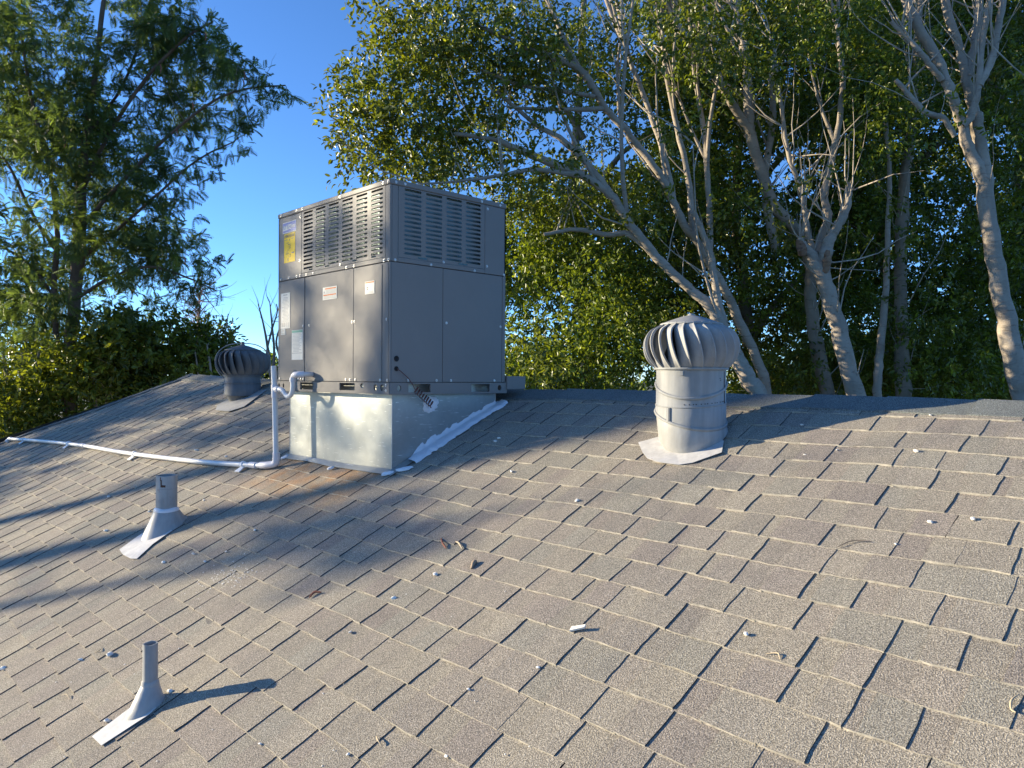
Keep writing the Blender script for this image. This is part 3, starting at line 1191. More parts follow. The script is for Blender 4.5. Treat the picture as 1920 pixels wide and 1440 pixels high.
MB().tube([(-4.300, PY, -0.076), (-4.262, PY, -0.076)], 0.0195, 12).build('tee_branch', 'pvc_fitting', drain)
run_px = [(-4.335, 2.112), (-4.496, 2.088), (-5.273, 2.023), (-6.486, 1.937), (-7.538, 1.893), (-8.713, 1.826), (-9.84, 1.739)]


def run_pt(x, y, h=0.036):
    return rp(x, (YR - y) * SL, h)


MB().tube(bez([tuple(sp0 + Vector((0.004, 0, 0.075))), tuple(sp0 + Vector((0.001, 0, 0.028))), tuple(sp0 + Vector((-0.012, -0.003, 0.006))), tuple(run_pt(-4.36, 2.108)), tuple(run_pt(-4.42, 2.098))], 5), 0.0215, 12).build('elbow', 'pvc_fitting', drain)
MB().tube([p for p in bez([tuple(run_pt(*p)) for p in run_px[0:]], 4)], 0.0165, 12).build('horizontal_run', 'pvc', drain)
for x, y in ((-7.55, 1.8922), (-4.50, 2.088)):
    MB().tube([run_pt(x - 0.04, y - 0.002), run_pt(x + 0.04, y + 0.002)], 0.0205, 12).build('coupling', 'pvc_fitting', drain)
MB().tube([run_pt(-9.78, 1.744), run_pt(-9.86, 1.737), run_pt(-9.865, 1.70, 0.02)], 0.0205, 12).build('end_elbow', 'pvc_fitting', drain)
for x, y in ((-4.62, 2.0775), (-6.32, 1.949), (-7.95, 1.871), (-9.35, 1.777)):
    q = MB()
    c = run_pt(x, y)
    q.tube([c + Vector((0.012, 0, 0)), c - Vector((0.012, 0, 0))], 0.0215, 12)
    v = (YR - y) * SL
    V = [rp(x - 0.02, v + 0.012, 0.022), rp(x + 0.024, v + 0.012, 0.022), rp(x + 0.030, v + 0.055, 0.013), rp(x - 0.028, v + 0.06, 0.013)]
    q.add(V + [p + RN * 0.006 for p in V], [(3, 2, 1, 0), (4, 5, 6, 7), (0, 1, 5, 4), (1, 2, 6, 5), (2, 3, 7, 6), (3, 0, 4, 7)])
    q.build('pipe_strap', 'sealant', drain)


# ------------------------------------------------------------------ turbine roof vents
def ring_at(c, r, tilt, n=40, dz=0.0):
    """circle on a vertical cylinder cut by a tilted plane: tilt = (slope in camera-right, slope towards camera)"""
    out = []
    rt = Vector((RT.x, RT.y, 0)).normalized()
    tw = Vector((-FW.x, -FW.y, 0)).normalized()
    for k in range(n):
        an = 2 * math.pi * k / n
        p = rt * math.cos(an) * r + tw * math.sin(an) * r
        out.append(Vector((c[0] + p.x, c[1] + p.y, c[2] + dz + tilt[0] * math.cos(an) * r + tilt[1] * math.sin(an) * r)))
    return out


def bead(c, r, tilt, rad, n=40):
    pts = ring_at(c, r, tilt, n)
    q = MB()
    L = []
    for i_, p in enumerate(pts):
        o = Vector((p.x - c[0], p.y - c[1], 0)).normalized()
        L.append([p + o * rad * math.cos(a) * 0.8 + Vector((0, 0, 1)) * rad * math.sin(a) for a in [2 * math.pi * j / 6 for j in range(6)]])
    L.append(L[0])
    q.loops(L, sm=True)
    return q


def turbine(name, c, zring, ztop, rneck, rhead, rtop, nblade, mats, label, spin=0.0, twist=0.9):
    body, blade, inside = mats
    root = thing(name, (c[0], c[1], rp(c[0], (YR - c[1]) * SL).z), label, 'roof vent', 'turbine roof vents')
    zmid = zring + (ztop - zring) * 0.42
    hh = ztop - zring
    cx, cy = c
    # blades: curved fins, each bowed outwards and overlapping like louvers
    prof = [(0.0, rneck * 1.03), (0.10, rneck + (rhead - rneck) * 0.48), (0.25, rneck + (rhead - rneck) * 0.84), (0.42, rhead), (0.58, rhead * 0.995), (0.72, rhead * 0.945), (0.84, rhead * 0.85), (0.93, rtop * 1.06), (0.985, rtop * 0.97)]
    prof = [tuple(p_) for p_ in bez(prof, 3)]
    da = 2 * math.pi / nblade
    nw = 5
    V = []
    for fz, r in prof:
        lag = -0.25 * (fz - 0.42)
        for k in range(nw):
            u = k / (nw - 1)
            mid = math.sin(math.pi * min(1, max(0, fz)))
            an = da * (u - 0.05) * (0.98) + lag
            rr = r - (1 - u) * 0.044 * mid * (rhead / 0.2)
            V.append(Vector((rr * math.cos(an), rr * math.sin(an), zring + fz * hh)))
    # folded outer rib
    nV = len(V)
    F = []
    for j in range(len(prof) - 1):
        for k in range(nw - 1):
            a_ = j * nw + k
            F.append((a_, a_ + 1, a_ + nw + 1, a_ + nw))
    for j in range(len(prof)):
        p = V[j * nw + nw - 1]
        o_ = Vector((p.x, p.y, 0)).normalized()
        tng = Vector((-o_.y, o_.x, 0))
        V.append(p + o_ * 0.004 + tng * 0.001)
        V.append(p + o_ * 0.0035 + tng * 0.0065)
        V.append(p - o_ * 0.010 + tng * 0.0035)
    for j in range(len(prof) - 1):
        a_, b_ = j * nw + nw - 1, (j + 1) * nw + nw - 1
        p, r_ = nV + j * 3, nV + (j + 1) * 3
        F += [(a_, p, r_, b_), (p, p + 1, r_ + 1, r_), (p + 1, p + 2, r_ + 2, r_ + 1)]
    me = bpy.data.meshes.new('blade')
    me.from_pydata([tuple(p - Vector((0, 0, ORIGIN[root.name].z))) for p in V], [], F)
    me.polygons.foreach_set('use_smooth', [True] * len(F))
    me.materials.append(MATS[blade])
    for k in range(nblade):
        o = bpy.data.objects.new('blade', me)
        COL.objects.link(o)
        o.parent = root
        o.rotation_euler = (0, 0, spin + da * k)
    C = lambda z: (cx, cy, z)
    z0_ = (0, 0)
    # core shaft and dark inside
    MB().tube([C(zring - 0.02), C(ztop)], 0.008, 8).build('shaft', inside, root)
    MB().loops([ring_at(C(zring), rneck * 0.96, z0_), ring_at(C(zring + hh * 0.45), rneck * 0.70, z0_), ring_at(C(zring + hh * 0.9), rneck * 0.72, z0_)]).build('inner_throat', inside, root)
    # top dish
    q = MB()
    q.loops([ring_at(C(ztop - hh * 0.055), rtop * 1.03, z0_), ring_at(C(ztop - hh * 0.03), rtop * 1.045, z0_), ring_at(C(ztop - hh * 0.005), rtop * 0.93, z0_), ring_at(C(ztop + hh * 0.05), rtop * 0.70, z0_), ring_at(C(ztop + hh * 0.125), rtop * 0.35, z0_), ring_at(C(ztop + hh * 0.16), rtop * 0.12, z0_)], cap1=True)
    q.build('top_dish', body, root)
    MB().loops([ring_at(C(ztop + hh * 0.155), rtop * 0.13, z0_, 12), ring_at(C(ztop + hh * 0.185), rtop * 0.12, z0_, 12), ring_at(C(ztop + hh * 0.20), rtop * 0.06, z0_, 12)], cap1=True).build('cap_nut', body, root)
    # lower ring
    MB().loops([ring_at(C(zring - 0.008), rneck * 1.0, z0_), ring_at(C(zring - 0.006), rneck * 1.075, z0_), ring_at(C(zring + 0.002), rneck * 1.08, z0_), ring_at(C(zring + 0.004), rneck * 1.0, z0_)]).build('lower_ring', body, root)
    return root


# near vent
T1 = (-1.805, 2.80)
t1 = turbine('turbine_vent', T1, 0.047, 0.245, 0.147, 0.200, 0.128, 22, ('vent_grey', 'vent_blade', 'vent_inside'), 'light grey turbine vent on the right, on a tall seamed neck with white flashing', spin=0.06)
zr1 = rp(T1[0], (YR - T1[1]) * SL).z
C1 = lambda z: (T1[0], T1[1], z)


def roof_loop(c, r, n=40, grow=1.0, h=0.01, sh=(0, 0)):
    out = []
    rt = Vector((RT.x, RT.y, 0)).normalized()
    tw = Vector((-FW.x, -FW.y, 0)).normalized()
    for k in range(n):
        an = 2 * math.pi * k / n
        p = rt * math.cos(an) * r + tw * math.sin(an) * r
        out.append(rp(c[0] + p.x + sh[0], (YR - (c[1] + p.y + sh[1])) * SL, h))
    return out


tl1, tl2, tl3 = (0.105, -0.40), (0.06, -0.08), (-0.085, -0.31)
MB().loops([ring_at(C1(0.045), 0.147, (0, 0)), ring_at(C1(-0.018), 0.1465, tl1)]).build('neck_upper', 'vent_grey', t1)
MB().loops([ring_at(C1(-0.018), 0.1475, tl1), ring_at(C1(-0.102), 0.1475, tl2), ring_at(C1(-0.104), 0.1490, tl2), ring_at(C1(-0.160), 0.1490, tl3)]).build('neck_middle', 'vent_grey', t1)
MB().loops([ring_at(C1(-0.160), 0.1475, tl3), roof_loop(T1, 0.140, sh=(0.012, 0.012), h=0.05), roof_loop(T1, 0.137, sh=(0.016, 0.016), h=0.012)]).build('neck_base', 'flashing_grey', t1)
bead(C1(-0.018), 0.1485, tl1, 0.0075).build('neck_bead', 'vent_grey', t1)
bead(C1(-0.103), 0.1490, tl2, 0.003).build('neck_bead', 'vent_grey', t1)
bead(C1(-0.160), 0.1500, tl3, 0.0075).build('neck_bead', 'vent_grey', t1)
# vertical seam, clips, screw holes
rt_h = Vector((RT.x, RT.y, 0)).normalized()
tw_h = Vector((-FW.x, -FW.y, 0)).normalized()


def on_neck(c, an, z, r):
    p = rt_h * math.cos(an) * r + tw_h * math.sin(an) * r
    return Vector((c[0] + p.x, c[1] + p.y, z))


MB().tube([on_neck(T1, 0.62, 0.035, 0.1475), on_neck(T1, 0.60, -0.10, 0.149)], 0.0016, 6).build('neck_seam', 'vent_inside', t1)
q = MB()
for k in range(13):
    an = 1.95 - 0.11 * k + (0.03 if k % 3 == 0 else 0)
    z = -0.091 + 0.06 * 0.149 * math.cos(an) - 0.08 * 0.149 * math.sin(an)
    q.dome(on_neck(T1, an, z, 0.1476), on_neck((0, 0), an, 0, 1), 0.0026, 0.0012, 6)
for an, z in ((0.86, 0.005), (0.83, -0.003)):
    q.dome(on_neck(T1, an, z, 0.147), on_neck((0, 0), an, 0, 1), 0.0028, 0.0012, 6)
q.build('punched_holes', 'black_rubber', t1)


def clip(c, an, z0_, z1_, r, root, mat):
    q = MB()
    nrm = on_neck((0, 0), an, 0, 1)
    tg = Vector((-nrm.y, nrm.x, 0))
    p0, p1 = on_neck(c, an, z0_, r), on_neck(c, an, z1_, r)
    for o0, o1, w in ((0.000, 0.005, 0.009), (0.005, 0.0075, 0.005)):
        V = []
        for p in (p0, p1):
            V += [p + tg * w + nrm * o0, p - tg * w + nrm * o0, p - tg * w + nrm * o1, p + tg * w + nrm * o1]
        q.add(V, [(0, 1, 2, 3), (7, 6, 5, 4), (0, 4, 5, 1), (1, 5, 6, 2), (2, 6, 7, 3), (3, 7, 4, 0)])
    q.build('clip', mat, root)


clip(T1, 2.05, 0.034, 0.016, 0.147, t1, 'vent_grey')
clip(T1, 2.45, -0.120, -0.175, 0.149, t1, 'vent_grey')
# flashing sheet
fl = [(-2.03, 2.735), (-1.955, 2.665), (-1.893, 2.617), (-1.834, 2.597), (-1.775, 2.598), (-1.725, 2.602), (-1.678, 2.626), (-1.597, 2.713), (-1.64, 2.80), (-1.70, 2.85), (-1.93, 2.83), (-1.99, 2.775)]


def sheet(pts, h0, th, mat, name, parent, curl=None, fix=True):
    q = MB()
    top = [rp(x, (YR - y) * SL, h0 + th + (curl(x, y) if curl else 0)) for x, y in pts]
    bot = [rp(x, (YR - y) * SL, h0 + (curl(x, y) if curl else 0)) for x, y in pts]
    n = len(pts)
    c_ = Vector((0, 0, 0))
    for p in top:
        c_ += p
    c_ /= n
    q.add(top + [c_], [(k, (k + 1) % n, n) for k in range(n)])
    q.add(top + bot, [(k + n, (k + 1) % n + n, (k + 1) % n, k) for k in range(n)])
    return q.build(name, mat, parent)


sheet(fl, 0.0095, 0.0018, 'flashing_white', 'flashing', t1, lambda x, y: 0.003 * math.sin(23 * x) + 0.003)['label'] = 'white painted flashing with rusty lower edge'
# far vent, dark, with an outer wire bracket
T2 = (-6.53, 2.905)
t2 = turbine('turbine_vent', T2, 0.012, 0.245, 0.158, 0.232, 0.150, 20, ('vent_dark', 'vent_dark', 'vent_inside'), 'dark grey turbine vent far left on the ridge, beside the drain standpipe', spin=0.2)
C2 = lambda z: (T2[0], T2[1], z)
MB().loops([ring_at(C2(0.008), 0.158, (0, 0)), ring_at(C2(-0.06), 0.153, (0, 0)), ring_at(C2(-0.062), 0.157, (0, 0)), ring_at(C2(-0.15), 0.157, (0, -0.12))]).build('neck_upper', 'vent_dark', t2)
MB().loops([ring_at(C2(-0.15), 0.155, (0, -0.12)), roof_loop(T2, 0.118, h=0.06, sh=(0.01, 0)), roof_loop(T2, 0.112, h=0.012, sh=(0.01, 0))]).build('neck_base', 'vent_dark', t2)
bead(C2(-0.06), 0.158, (0, 0), 0.004).build('neck_bead', 'vent_dark', t2)
bead(C2(-0.15), 0.158, (0, -0.12), 0.005).build('neck_bead', 'vent_dark', t2)
for s in (-1, 1):
    wpts = []
    for fz, r in ((-0.02, 0.165), (0.02, 0.205), (0.07, 0.238), (0.13, 0.250), (0.19, 0.238), (0.245, 0.195), (0.282, 0.13), (0.296, 0.06), (0.296, 0.0)):
        p = rt_h * (s * r)
        wpts.append((T2[0] + p.x, T2[1] + p.y, 0.0 + fz))
    MB().tube(bez(wpts, 4), 0.0042, 6).build('wire_bracket', 'vent_grey', t2)
MB().tube([C2(0.27), C2(0.312)], 0.016, 8).build('bracket_nut', 'vent_dark', t2)
sheet([(-6.62, 2.72), (-6.47, 2.642), (-6.20, 2.645), (-6.12, 2.74), (-6.28, 3.02), (-6.66, 2.98)], 0.0095, 0.0018, 'flashing_grey', 'flashing', t2, lambda x, y: 0.004 + 0.003 * math.sin(20 * x))


# ------------------------------------------------------------------ plumbing vent pipes
def vent_pipe(name, c, h, r, hb, rb, fl_pts, mats, label, lean=(0, 0)):
    x, y = c
    base = rp(x, (YR - y) * SL)
    root = thing(name, tuple(base), label, 'vent pipe', 'plumbing vent pipes')
    ztop = base.z + h
    q = MB()
    n = 24

    def circ3(rr, z, sx=0.0, wob=0.0):
        return [Vector((x + lean[0] * (z - base.z) + rr * math.cos(2 * math.pi * k / n), y + lean[1] * (z - base.z) + rr * math.sin(2 * math.pi * k / n), z + wob * math.sin(3 * 2 * math.pi * k / n))) for k in range(n)]
    q.loops([circ3(r, base.z - 0.02), circ3(r, ztop, 0, 0.0012), circ3(r * 0.84, ztop, 0, 0.0012), circ3(r * 0.82, ztop - 0.10)], sm=False)
    q.build('pipe', mats[0], root)
    MB().add(circ3(r * 0.82, ztop - 0.06), [tuple(range(n))]).build('bore', 'vent_inside', root)
    # boot: skewed cone from a wide ellipse on the roof to the pipe

    def ell(fr, hh):
        out = []
        for k in range(n):
            an = 2 * math.pi * k / n
            ca, sa = math.cos(an), math.sin(an)
            px_, py_ = rb * ca * fr, rb * 1.12 * sa * fr
            out.append(rp(x + px_, (YR - (y + py_ - 0.012 * fr)) * SL, 0.010 + hh))
        return out
    zt = base.z + hb
    L = [ell(1.06, -0.006), ell(1.0, 0.002)]
    top = circ3(r * 1.16, zt)
    e = ell(1.0, 0.002)
    for t_ in (0.33, 0.66, 0.92):
        L.append([a.lerp(b, t_) for a, b in zip(e, top)])
    L.append(top)
    L.append(circ3(r * 1.02, zt + 0.006))
    MB().loops(L).build('boot', mats[1], root)
    MB().loops([circ3(r * 1.18, zt - 0.012, 0, 0.003), circ3(r * 1.22, zt - 0.002, 0, 0.004), circ3(r * 1.14, zt + 0.010, 0, 0.003), circ3(r * 1.0, zt + 0.014, 0, 0.003)]).build('collar', mats[2], root)
    sheet(fl_pts, 0.0085, 0.0016, 'flashing_pale', 'flange', root, lambda a, b: 0.002)
    return root


vp2 = vent_pipe('vent_pipe', (-2.716, 0.884), 0.218, 0.0242, 0.078, 0.053, [(-2.763, 0.720), (-2.672, 0.724), (-2.652, 0.860), (-2.66, 0.89), (-2.77, 0.89), (-2.775, 0.86)], ('pipe_grey', 'flashing_grey', 'pipe_old'), 'slim grey vent pipe with cone boot, the lowest of the two in front')
vp1 = vent_pipe('vent_pipe', (-4.365, 1.505), 0.298, 0.0555, 0.105, 0.102, [(-4.43, 1.285), (-4.33, 1.272), (-4.20, 1.272), (-4.14, 1.285), (-4.22, 1.39), (-4.25, 1.50), (-4.48, 1.50), (-4.47, 1.40)], ('pipe_old', 'flashing_grey', 'sealant'), 'thick weathered vent pipe with rust mark, just below the drain pipe run')
# rust streak on the thick pipe, on its camera side
q = MB()
for z0_, z1_, a0, a1 in ((-0.575, -0.615, 1.72, 1.60), (-0.603, -0.617, 1.60, 1.25), (-0.560, -0.580, 1.78, 1.70)):
    V = []
    for z in (z0_, z1_):
        for k in range(5):
            an = a0 + (a1 - a0) * k / 4
            V.append(on_neck((-4.365, 1.505), an, z + rs.uniform(-0.002, 0.002), 0.0562))
    q.add(V, [(k, k + 1, k + 6, k + 5) for k in range(4)])
q.build('rust_mark', 'rust', vp1)
bead((-4.365, 1.505, -0.628), 0.0555, (0, 0), 0.0015, 24).build('pipe_band', 'pipe_grey', vp1)

# ------------------------------------------------------------------ litter on the shingles
rc = random.Random(77)
CHIPS = [(208, 1228, 16), (152, 1238, 9), (203, 1353, 14), (8, 1252, 12), (308, 1056, 10), (364, 1040, 9), (386, 1052, 8), (740, 1122, 13), (658, 1186, 8), (1400, 1190, 13), (1083, 940, 13), (1718, 848, 12), (1745, 982, 12), (1825, 977, 12), (1504, 796, 8), (1745, 778, 7), (930, 828, 10), (936, 822, 7), (960, 884, 10), (201, 997, 9), (205, 932, 8), (281, 960, 7), (383, 940, 6), (818, 1076, 12), (479, 994, 9), (425, 1033, 7), (370, 846, 8), (425, 855, 7), (1010, 1255, 8), (880, 1295, 10), (490, 1400, 9), (655, 1415, 9), (838, 1418, 9), (1680, 1022, 7), (1510, 850, 6), (320, 1298, 12), (1570, 842, 6), (1312, 858, 6)]
chip_me = []
for k in range(4):
    bm = bmesh.new()
    bmesh.ops.create_icosphere(bm, subdivisions=1, radius=1.0)
    for p in bm.verts:
        p.co = Vector((p.co.x * rc.uniform(0.75, 1.2), p.co.y * rc.uniform(0.7, 1.1), p.co.z * rc.uniform(0.5, 0.7)))
    me = bpy.data.meshes.new('chip')
    bm.to_mesh(me)
    bm.free()
    me.materials.append(MATS['chip_white'])
    chip_me.append(me)
for px, py, s in CHIPS:
    c = on_roof(px, py)
    d = c.dot(FW)
    sz = s * 0.5 * d / FPX * 1.0
    p = rp(c.x, (YR - c.y) * SL, 0.0055 + sz * 0.30)
    o = bpy.data.objects.new('white_chip', rc.choice(chip_me))
    COL.objects.link(o)
    o.location = p
    o.scale = (sz * rc.uniform(0.9, 1.3), sz * rc.uniform(0.7, 1.0), sz * rc.uniform(0.7, 1.0))
    o.rotation_euler = (math.radians(24), 0, rc.uniform(0, 6.28))
    tag(o, 'small white pebble or plaster chip lying on the shingles', 'pebble', 'white chips scattered over the roof')

# dense scatter of tiny flakes below the thick vent pipe
q = MB()
for k in range(130):
    px = 432 + rc.gauss(0, 34)
    py = 1082 + rc.gauss(0, 13) - (px - 432) * 0.25
    c = on_roof(px, py)
    v = (YR - c.y) * SL
    s = rc.uniform(0.0016, 0.0042)
    q.dome(rp(c.x, v, 0.0065), RN, s, s * 0.6, 5)
for k in range(60):
    c = on_roof(rc.uniform(0, 1000), rc.uniform(900, 1440))
    s = rc.uniform(0.0012, 0.0030)
    q.dome(rp(c.x, (YR - c.y) * SL, 0.0068), RN, s, s * 0.6, 5)
tag(q.build('paint_flakes', 'chip_white'), 'spray of tiny white flakes on the shingles right of the thick pipe', 'flakes', kind='stuff')

# single bits
c = on_roof(1085, 1186)
q = MB()
a = rp(c.x, (YR - c.y) * SL, 0.0085)
ex = Vector((0.9, 0.45, 0.2)).normalized()
ex = (ex - RN * ex.dot(RN)).normalized()
ey = RN.cross(ex)
V = [a - ex * 0.024 - ey * 0.008, a + ex * 0.024 - ey * 0.006 + RN * 0.006, a + ex * 0.026 + ey * 0.006 + RN * 0.006, a - ex * 0.020 + ey * 0.009]
q.add(V + [p + RN * 0.006 for p in V], [(3, 2, 1, 0), (4, 5, 6, 7), (0, 1, 5, 4), (1, 2, 6, 5), (2, 3, 7, 6), (3, 0, 4, 7)])
tag(q.build('plastic_scrap', 'chip_white'), 'white rectangular plastic scrap on the sunny foreground shingles', 'scrap')


def bit(name, pxs, rad, mat, label, cat, h=0.0105):
    P = []
    for k, p in enumerate(pxs):
        c = on_roof(*p)
        P.append(tuple(rp(c.x, (YR - c.y) * SL, h + 0.004 * (k % 2))))
    n = len(bez(P, 4))
    rr = [rad * (0.35 + 0.65 * math.sin(math.pi * (i_ + 0.3) / (n - 0.4 + 0.0001)) ** 0.7) if n > 3 else rad for i_ in range(n)]
    tag(MB().tube(bez(P, 4), [max(0.0006, x_) if isinstance(x_, float) else rad for x_ in rr], 6).build(name, mat), label, cat)


bit('dry_pod', [(829, 1008), (832, 1018), (838, 1027)], 0.0042, 'leaf_dry', 'red brown curled pod lying on the roof beside a pale pod', 'seed pod')
bit('dry_pod', [(856, 1014), (863, 1019), (868, 1028)], 0.0042, 'straw', 'pale curled pod lying on the roof beside a red brown one', 'seed pod')
bit('dry_leaf', [(582, 1122), (592, 1113), (604, 1112)], 0.005, 'leaf_dry', 'dark reddish dry leaf left of centre on the roof', 'leaf')
bit('wood_chip', [(886, 1066), (891, 1056), (896, 1053)], 0.008, 'wood_bit', 'brown wood chip on the shingles at the middle of the roof', 'wood chip')
bit('curved_twig', [(1572, 1027), (1600, 1018), (1636, 1018)], 0.0022, 'twig_dark', 'thin dark curved twig on the sunny right of the roof', 'twig')
bit('curved_twig', [(1912, 1306), (1898, 1320), (1897, 1334), (1906, 1343)], 0.0024, 'straw', 'pale hooked straw at the right edge of the roof', 'twig')
bit('curved_twig', [(1438, 1230), (1460, 1231), (1464, 1240)], 0.002, 'straw', 'pale bent straw across a shingle joint', 'twig')
bit('curved_twig', [(118, 1306), (128, 1305), (132, 1311)], 0.002, 'straw', 'tiny pale straw left of the slim vent pipe', 'twig')
bit('curved_twig', [(708, 1383), (712, 1392), (716, 1397)], 0.0025, 'straw', 'short pale straw at the bottom centre of the roof', 'twig')
bit('curved_twig', [(180, 1226), (190, 1222), (192, 1216)], 0.002, 'straw', 'fine pale straw above the slim vent pipe', 'twig')


# ------------------------------------------------------------------ trees
def leaf_template(L_=0.07, W_=0.033, fold=0.25):
    v = np.array([(0, 0, 0), (0.30 * L_, 0.42 * W_, fold * 0.42 * W_), (0.68 * L_, 0.40 * W_, fold * 0.40 * W_ - 0.06 * L_), (L_, 0, -0.16 * L_),
                  (0.68 * L_, -0.40 * W_, fold * 0.40 * W_ - 0.06 * L_), (0.30 * L_, -0.42 * W_, fold * 0.42 * W_)], np.float32)
    f = np.array([(0, 3, 2, 1), (0, 5, 4, 3)], np.int32)
    return v, f


def frond_template(L_=0.19, pairs=6, ll=0.075, lw=0.017):
    v, f = [], []
    for k in range(pairs):
        t_ = (k + 1) / (pairs + 0.3)
        x = L_ * t_
        z = -0.22 * L_ * t_ * t_
        ln = ll * (0.55 + 0.45 * math.sin(math.pi * (0.15 + 0.8 * t_)))
        for s in (-1, 1):
            o = len(v)
            v += [(x, 0, z), (x + ln * 0.45 - lw, s * ln * 0.5, z - 0.01), (x + ln * 0.62, s * ln * 0.86, z - 0.03), (x + ln * 0.40 + lw * 0.6, s * ln * 0.42, z - 0.008)]
            f.append((o, o + 1, o + 2, o + 3) if s > 0 else (o + 3, o + 2, o + 1, o))
    o = len(v)
    v += [(0, -0.002, 0), (0, 0.002, 0), (L_, 0.001, -0.22 * L_), (L_, -0.001, -0.22 * L_)]
    f.append((o, o + 1, o + 2, o + 3))
    return np.array(v, np.float32), np.array(f, np.int32)


def frames(dirs, rolls):
    """rotation matrices whose x axis is dirs, rolled about it"""
    d = dirs / np.linalg.norm(dirs, axis=1, keepdims=True)
    up = np.tile(np.array([0, 0, 1.0]), (len(d), 1))
    up[np.abs(d[:, 2]) > 0.95] = (1, 0, 0)
    y = np.cross(up, d)
    y /= np.linalg.norm(y, axis=1, keepdims=True)
    z = np.cross(d, y)
    c, s = np.cos(rolls)[:, None], np.sin(rolls)[:, None]
    y2 = y * c + z * s
    z2 = -y * s + z * c
    return np.stack([d, y2, z2], axis=2)


def scatter(tv, tf, pos, R_, sc, tone):
    n, k = len(pos), len(tv)
    V = np.einsum('nij,kj->nki', R_, tv) * sc[:, None, None] + pos[:, None, :]
    F = (tf[None, :, :] + (np.arange(n) * k)[:, None, None]).reshape(-1, tf.shape[1])
    T = np.repeat(tone, k)
    return V.reshape(-1, 3), F, np.stack([T, T, T], 1)


def clump_leaves(c, r, n_sprig, per, rng, squash=0.8, droop=0.25, spread=0.10):
    """leaf places in a clump: sprigs on an uneven shell, leaves splayed about each sprig"""
    d = rng.normal(size=(n_sprig, 3))
    d /= np.linalg.norm(d, axis=1, keepdims=True)
    rad = r * rng.uniform(0.25, 1.0, n_sprig) ** 0.6
    sp = d * rad[:, None]
    sp[:, 2] *= squash
    sdir = d + rng.normal(scale=0.55, size=d.shape)
    sdir[:, 2] -= droop
    sdir /= np.linalg.norm(sdir, axis=1, keepdims=True)
    t_ = rng.uniform(0, 1, (n_sprig, per))
    ln = rng.uniform(0.12, 0.30, n_sprig)
    pos = c + sp[:, None, :] + sdir[:, None, :] * (t_ * ln[:, None])[:, :, None] + rng.normal(scale=spread * 0.25, size=(n_sprig, per, 3))
    dirs = sdir[:, None, :] * 0.7 + rng.normal(scale=0.75, size=(n_sprig, per, 3))
    dirs[:, :, 2] -= 0.15
    tone = np.clip(rng.normal(0.45, 0.2, (n_sprig, 1)) + rng.normal(0, 0.16, (n_sprig, per)), 0, 1)
    return pos.reshape(-1, 3), dirs.reshape(-1, 3), tone.ravel()


FIC_V, FIC_F = leaf_template()
FRO_V, FRO_F = frond_template()


def inside_poly(px, py, poly):
    c = False
    n = len(poly)
    for i_ in range(n):
        x1, y1 = poly[i_]
        x2, y2 = poly[(i_ + 1) % n]
        if (y1 > py) != (y2 > py) and px < (x2 - x1) * (py - y1) / (y2 - y1) + x1:
            c = not c
    return c


def crown(parent, clumps, mat, rng, per=9, dens=85, tv=FIC_V, tf=FIC_F, size=(0.8, 1.25), roll=1.2, name='crown', squash=0.8):
    P, D, T = [], [], []
    for c, r in clumps:
        ns = max(4, int(dens * (r / 0.5) ** 2))
        p, d, t_ = clump_leaves(np.array(c), r, ns, per, rng, squash)
        t_ = np.clip(t_ + rng.normal(0, 0.10), 0, 1)
        P.append(p); D.append(d); T.append(t_)
    P, D, T = np.concatenate(P), np.concatenate(D), np.concatenate(T)
    R_ = frames(D, rng.normal(0, roll, len(P)))
    V, F, C = scatter(tv, tf, P, R_, rng.uniform(size[0], size[1], len(P)), T)
    o = np_mesh(name, V, F, mat, parent, C)
    o['kind'] = 'stuff'
    return o


def limb(parent, pts, mat, name='limb', sub=5, n=10, wig=0.012, seed=0):
    """pts: (px, py, radius px, depth)"""
    r_ = random.Random(seed + len(pts) * 7)
    P, R_ = [], []
    for q_ in bez([tuple(at(p[0], p[1], p[3])) + (p[2] * p[3] / FPX,) for p in pts], sub):
        P.append(Vector(q_[:3]) + Vector((r_.uniform(-1, 1), r_.uniform(-1, 1), r_.uniform(-1, 1))) * wig * min(1, q_[3] / 0.06))
        R_.append(max(0.003, q_[3] * r_.uniform(0.94, 1.06)))
    MB().tube(P, R_, n).build(name, mat, parent)
    return P, R_


def twigs(parent, spines, count, rng, mat, length=(0.5, 1.6), rad=(0.006, 0.016), bias=(0, 0, 0.9), name='twigs', jit=0.6, n=5):
    q = MB()
    ends = []
    for k in range(count):
        P, R_ = spines[rng.integers(len(spines))]
        i_ = rng.integers(len(P) // 4, len(P))
        p = P[min(i_, len(P) - 1)].copy()
        d = Vector(rng.normal(0, jit, 3)) + Vector(bias)
        d.normalize()
        ln = rng.uniform(*length)
        r0 = rng.uniform(*rad)
        pts, rr = [p], [r0]
        m_ = 5
        for s in range(1, m_ + 1):
            d = (d + Vector(rng.normal(0, 0.16, 3)) + Vector((0, 0, 0.05))).normalized()
            p = p + d * (ln / m_)
            pts.append(p.copy())
            rr.append(r0 * (1 - 0.8 * s / m_))
        q.tube(pts, rr, n, cap=False)
        ends.append((pts[-1], pts[m_ // 2]))
    o = q.build(name, mat, parent)
    o['kind'] = 'stuff'
    return ends


def tree_root(name, px, depth, label, group, cat='tree'):
    b = at(px, 720, depth)
    return thing(name, (b.x, b.y, GROUND), label, cat, group)


def to_ground(pts):
    """prepend the foot of the trunk straight down to the ground"""
    p = pts[0]
    g = []
    d = p[3]
    y_ground = 720 + FPX * (-GROUND) / d
    g.append((p[0] + (p[0] - pts[1][0]) * 0.6, y_ground + 10, p[2] * 1.35, d))
    g.append((p[0] + (p[0] - pts[1][0]) * 0.3, (p[1] + y_ground) / 2, p[2] * 1.12, d))
    return g + pts


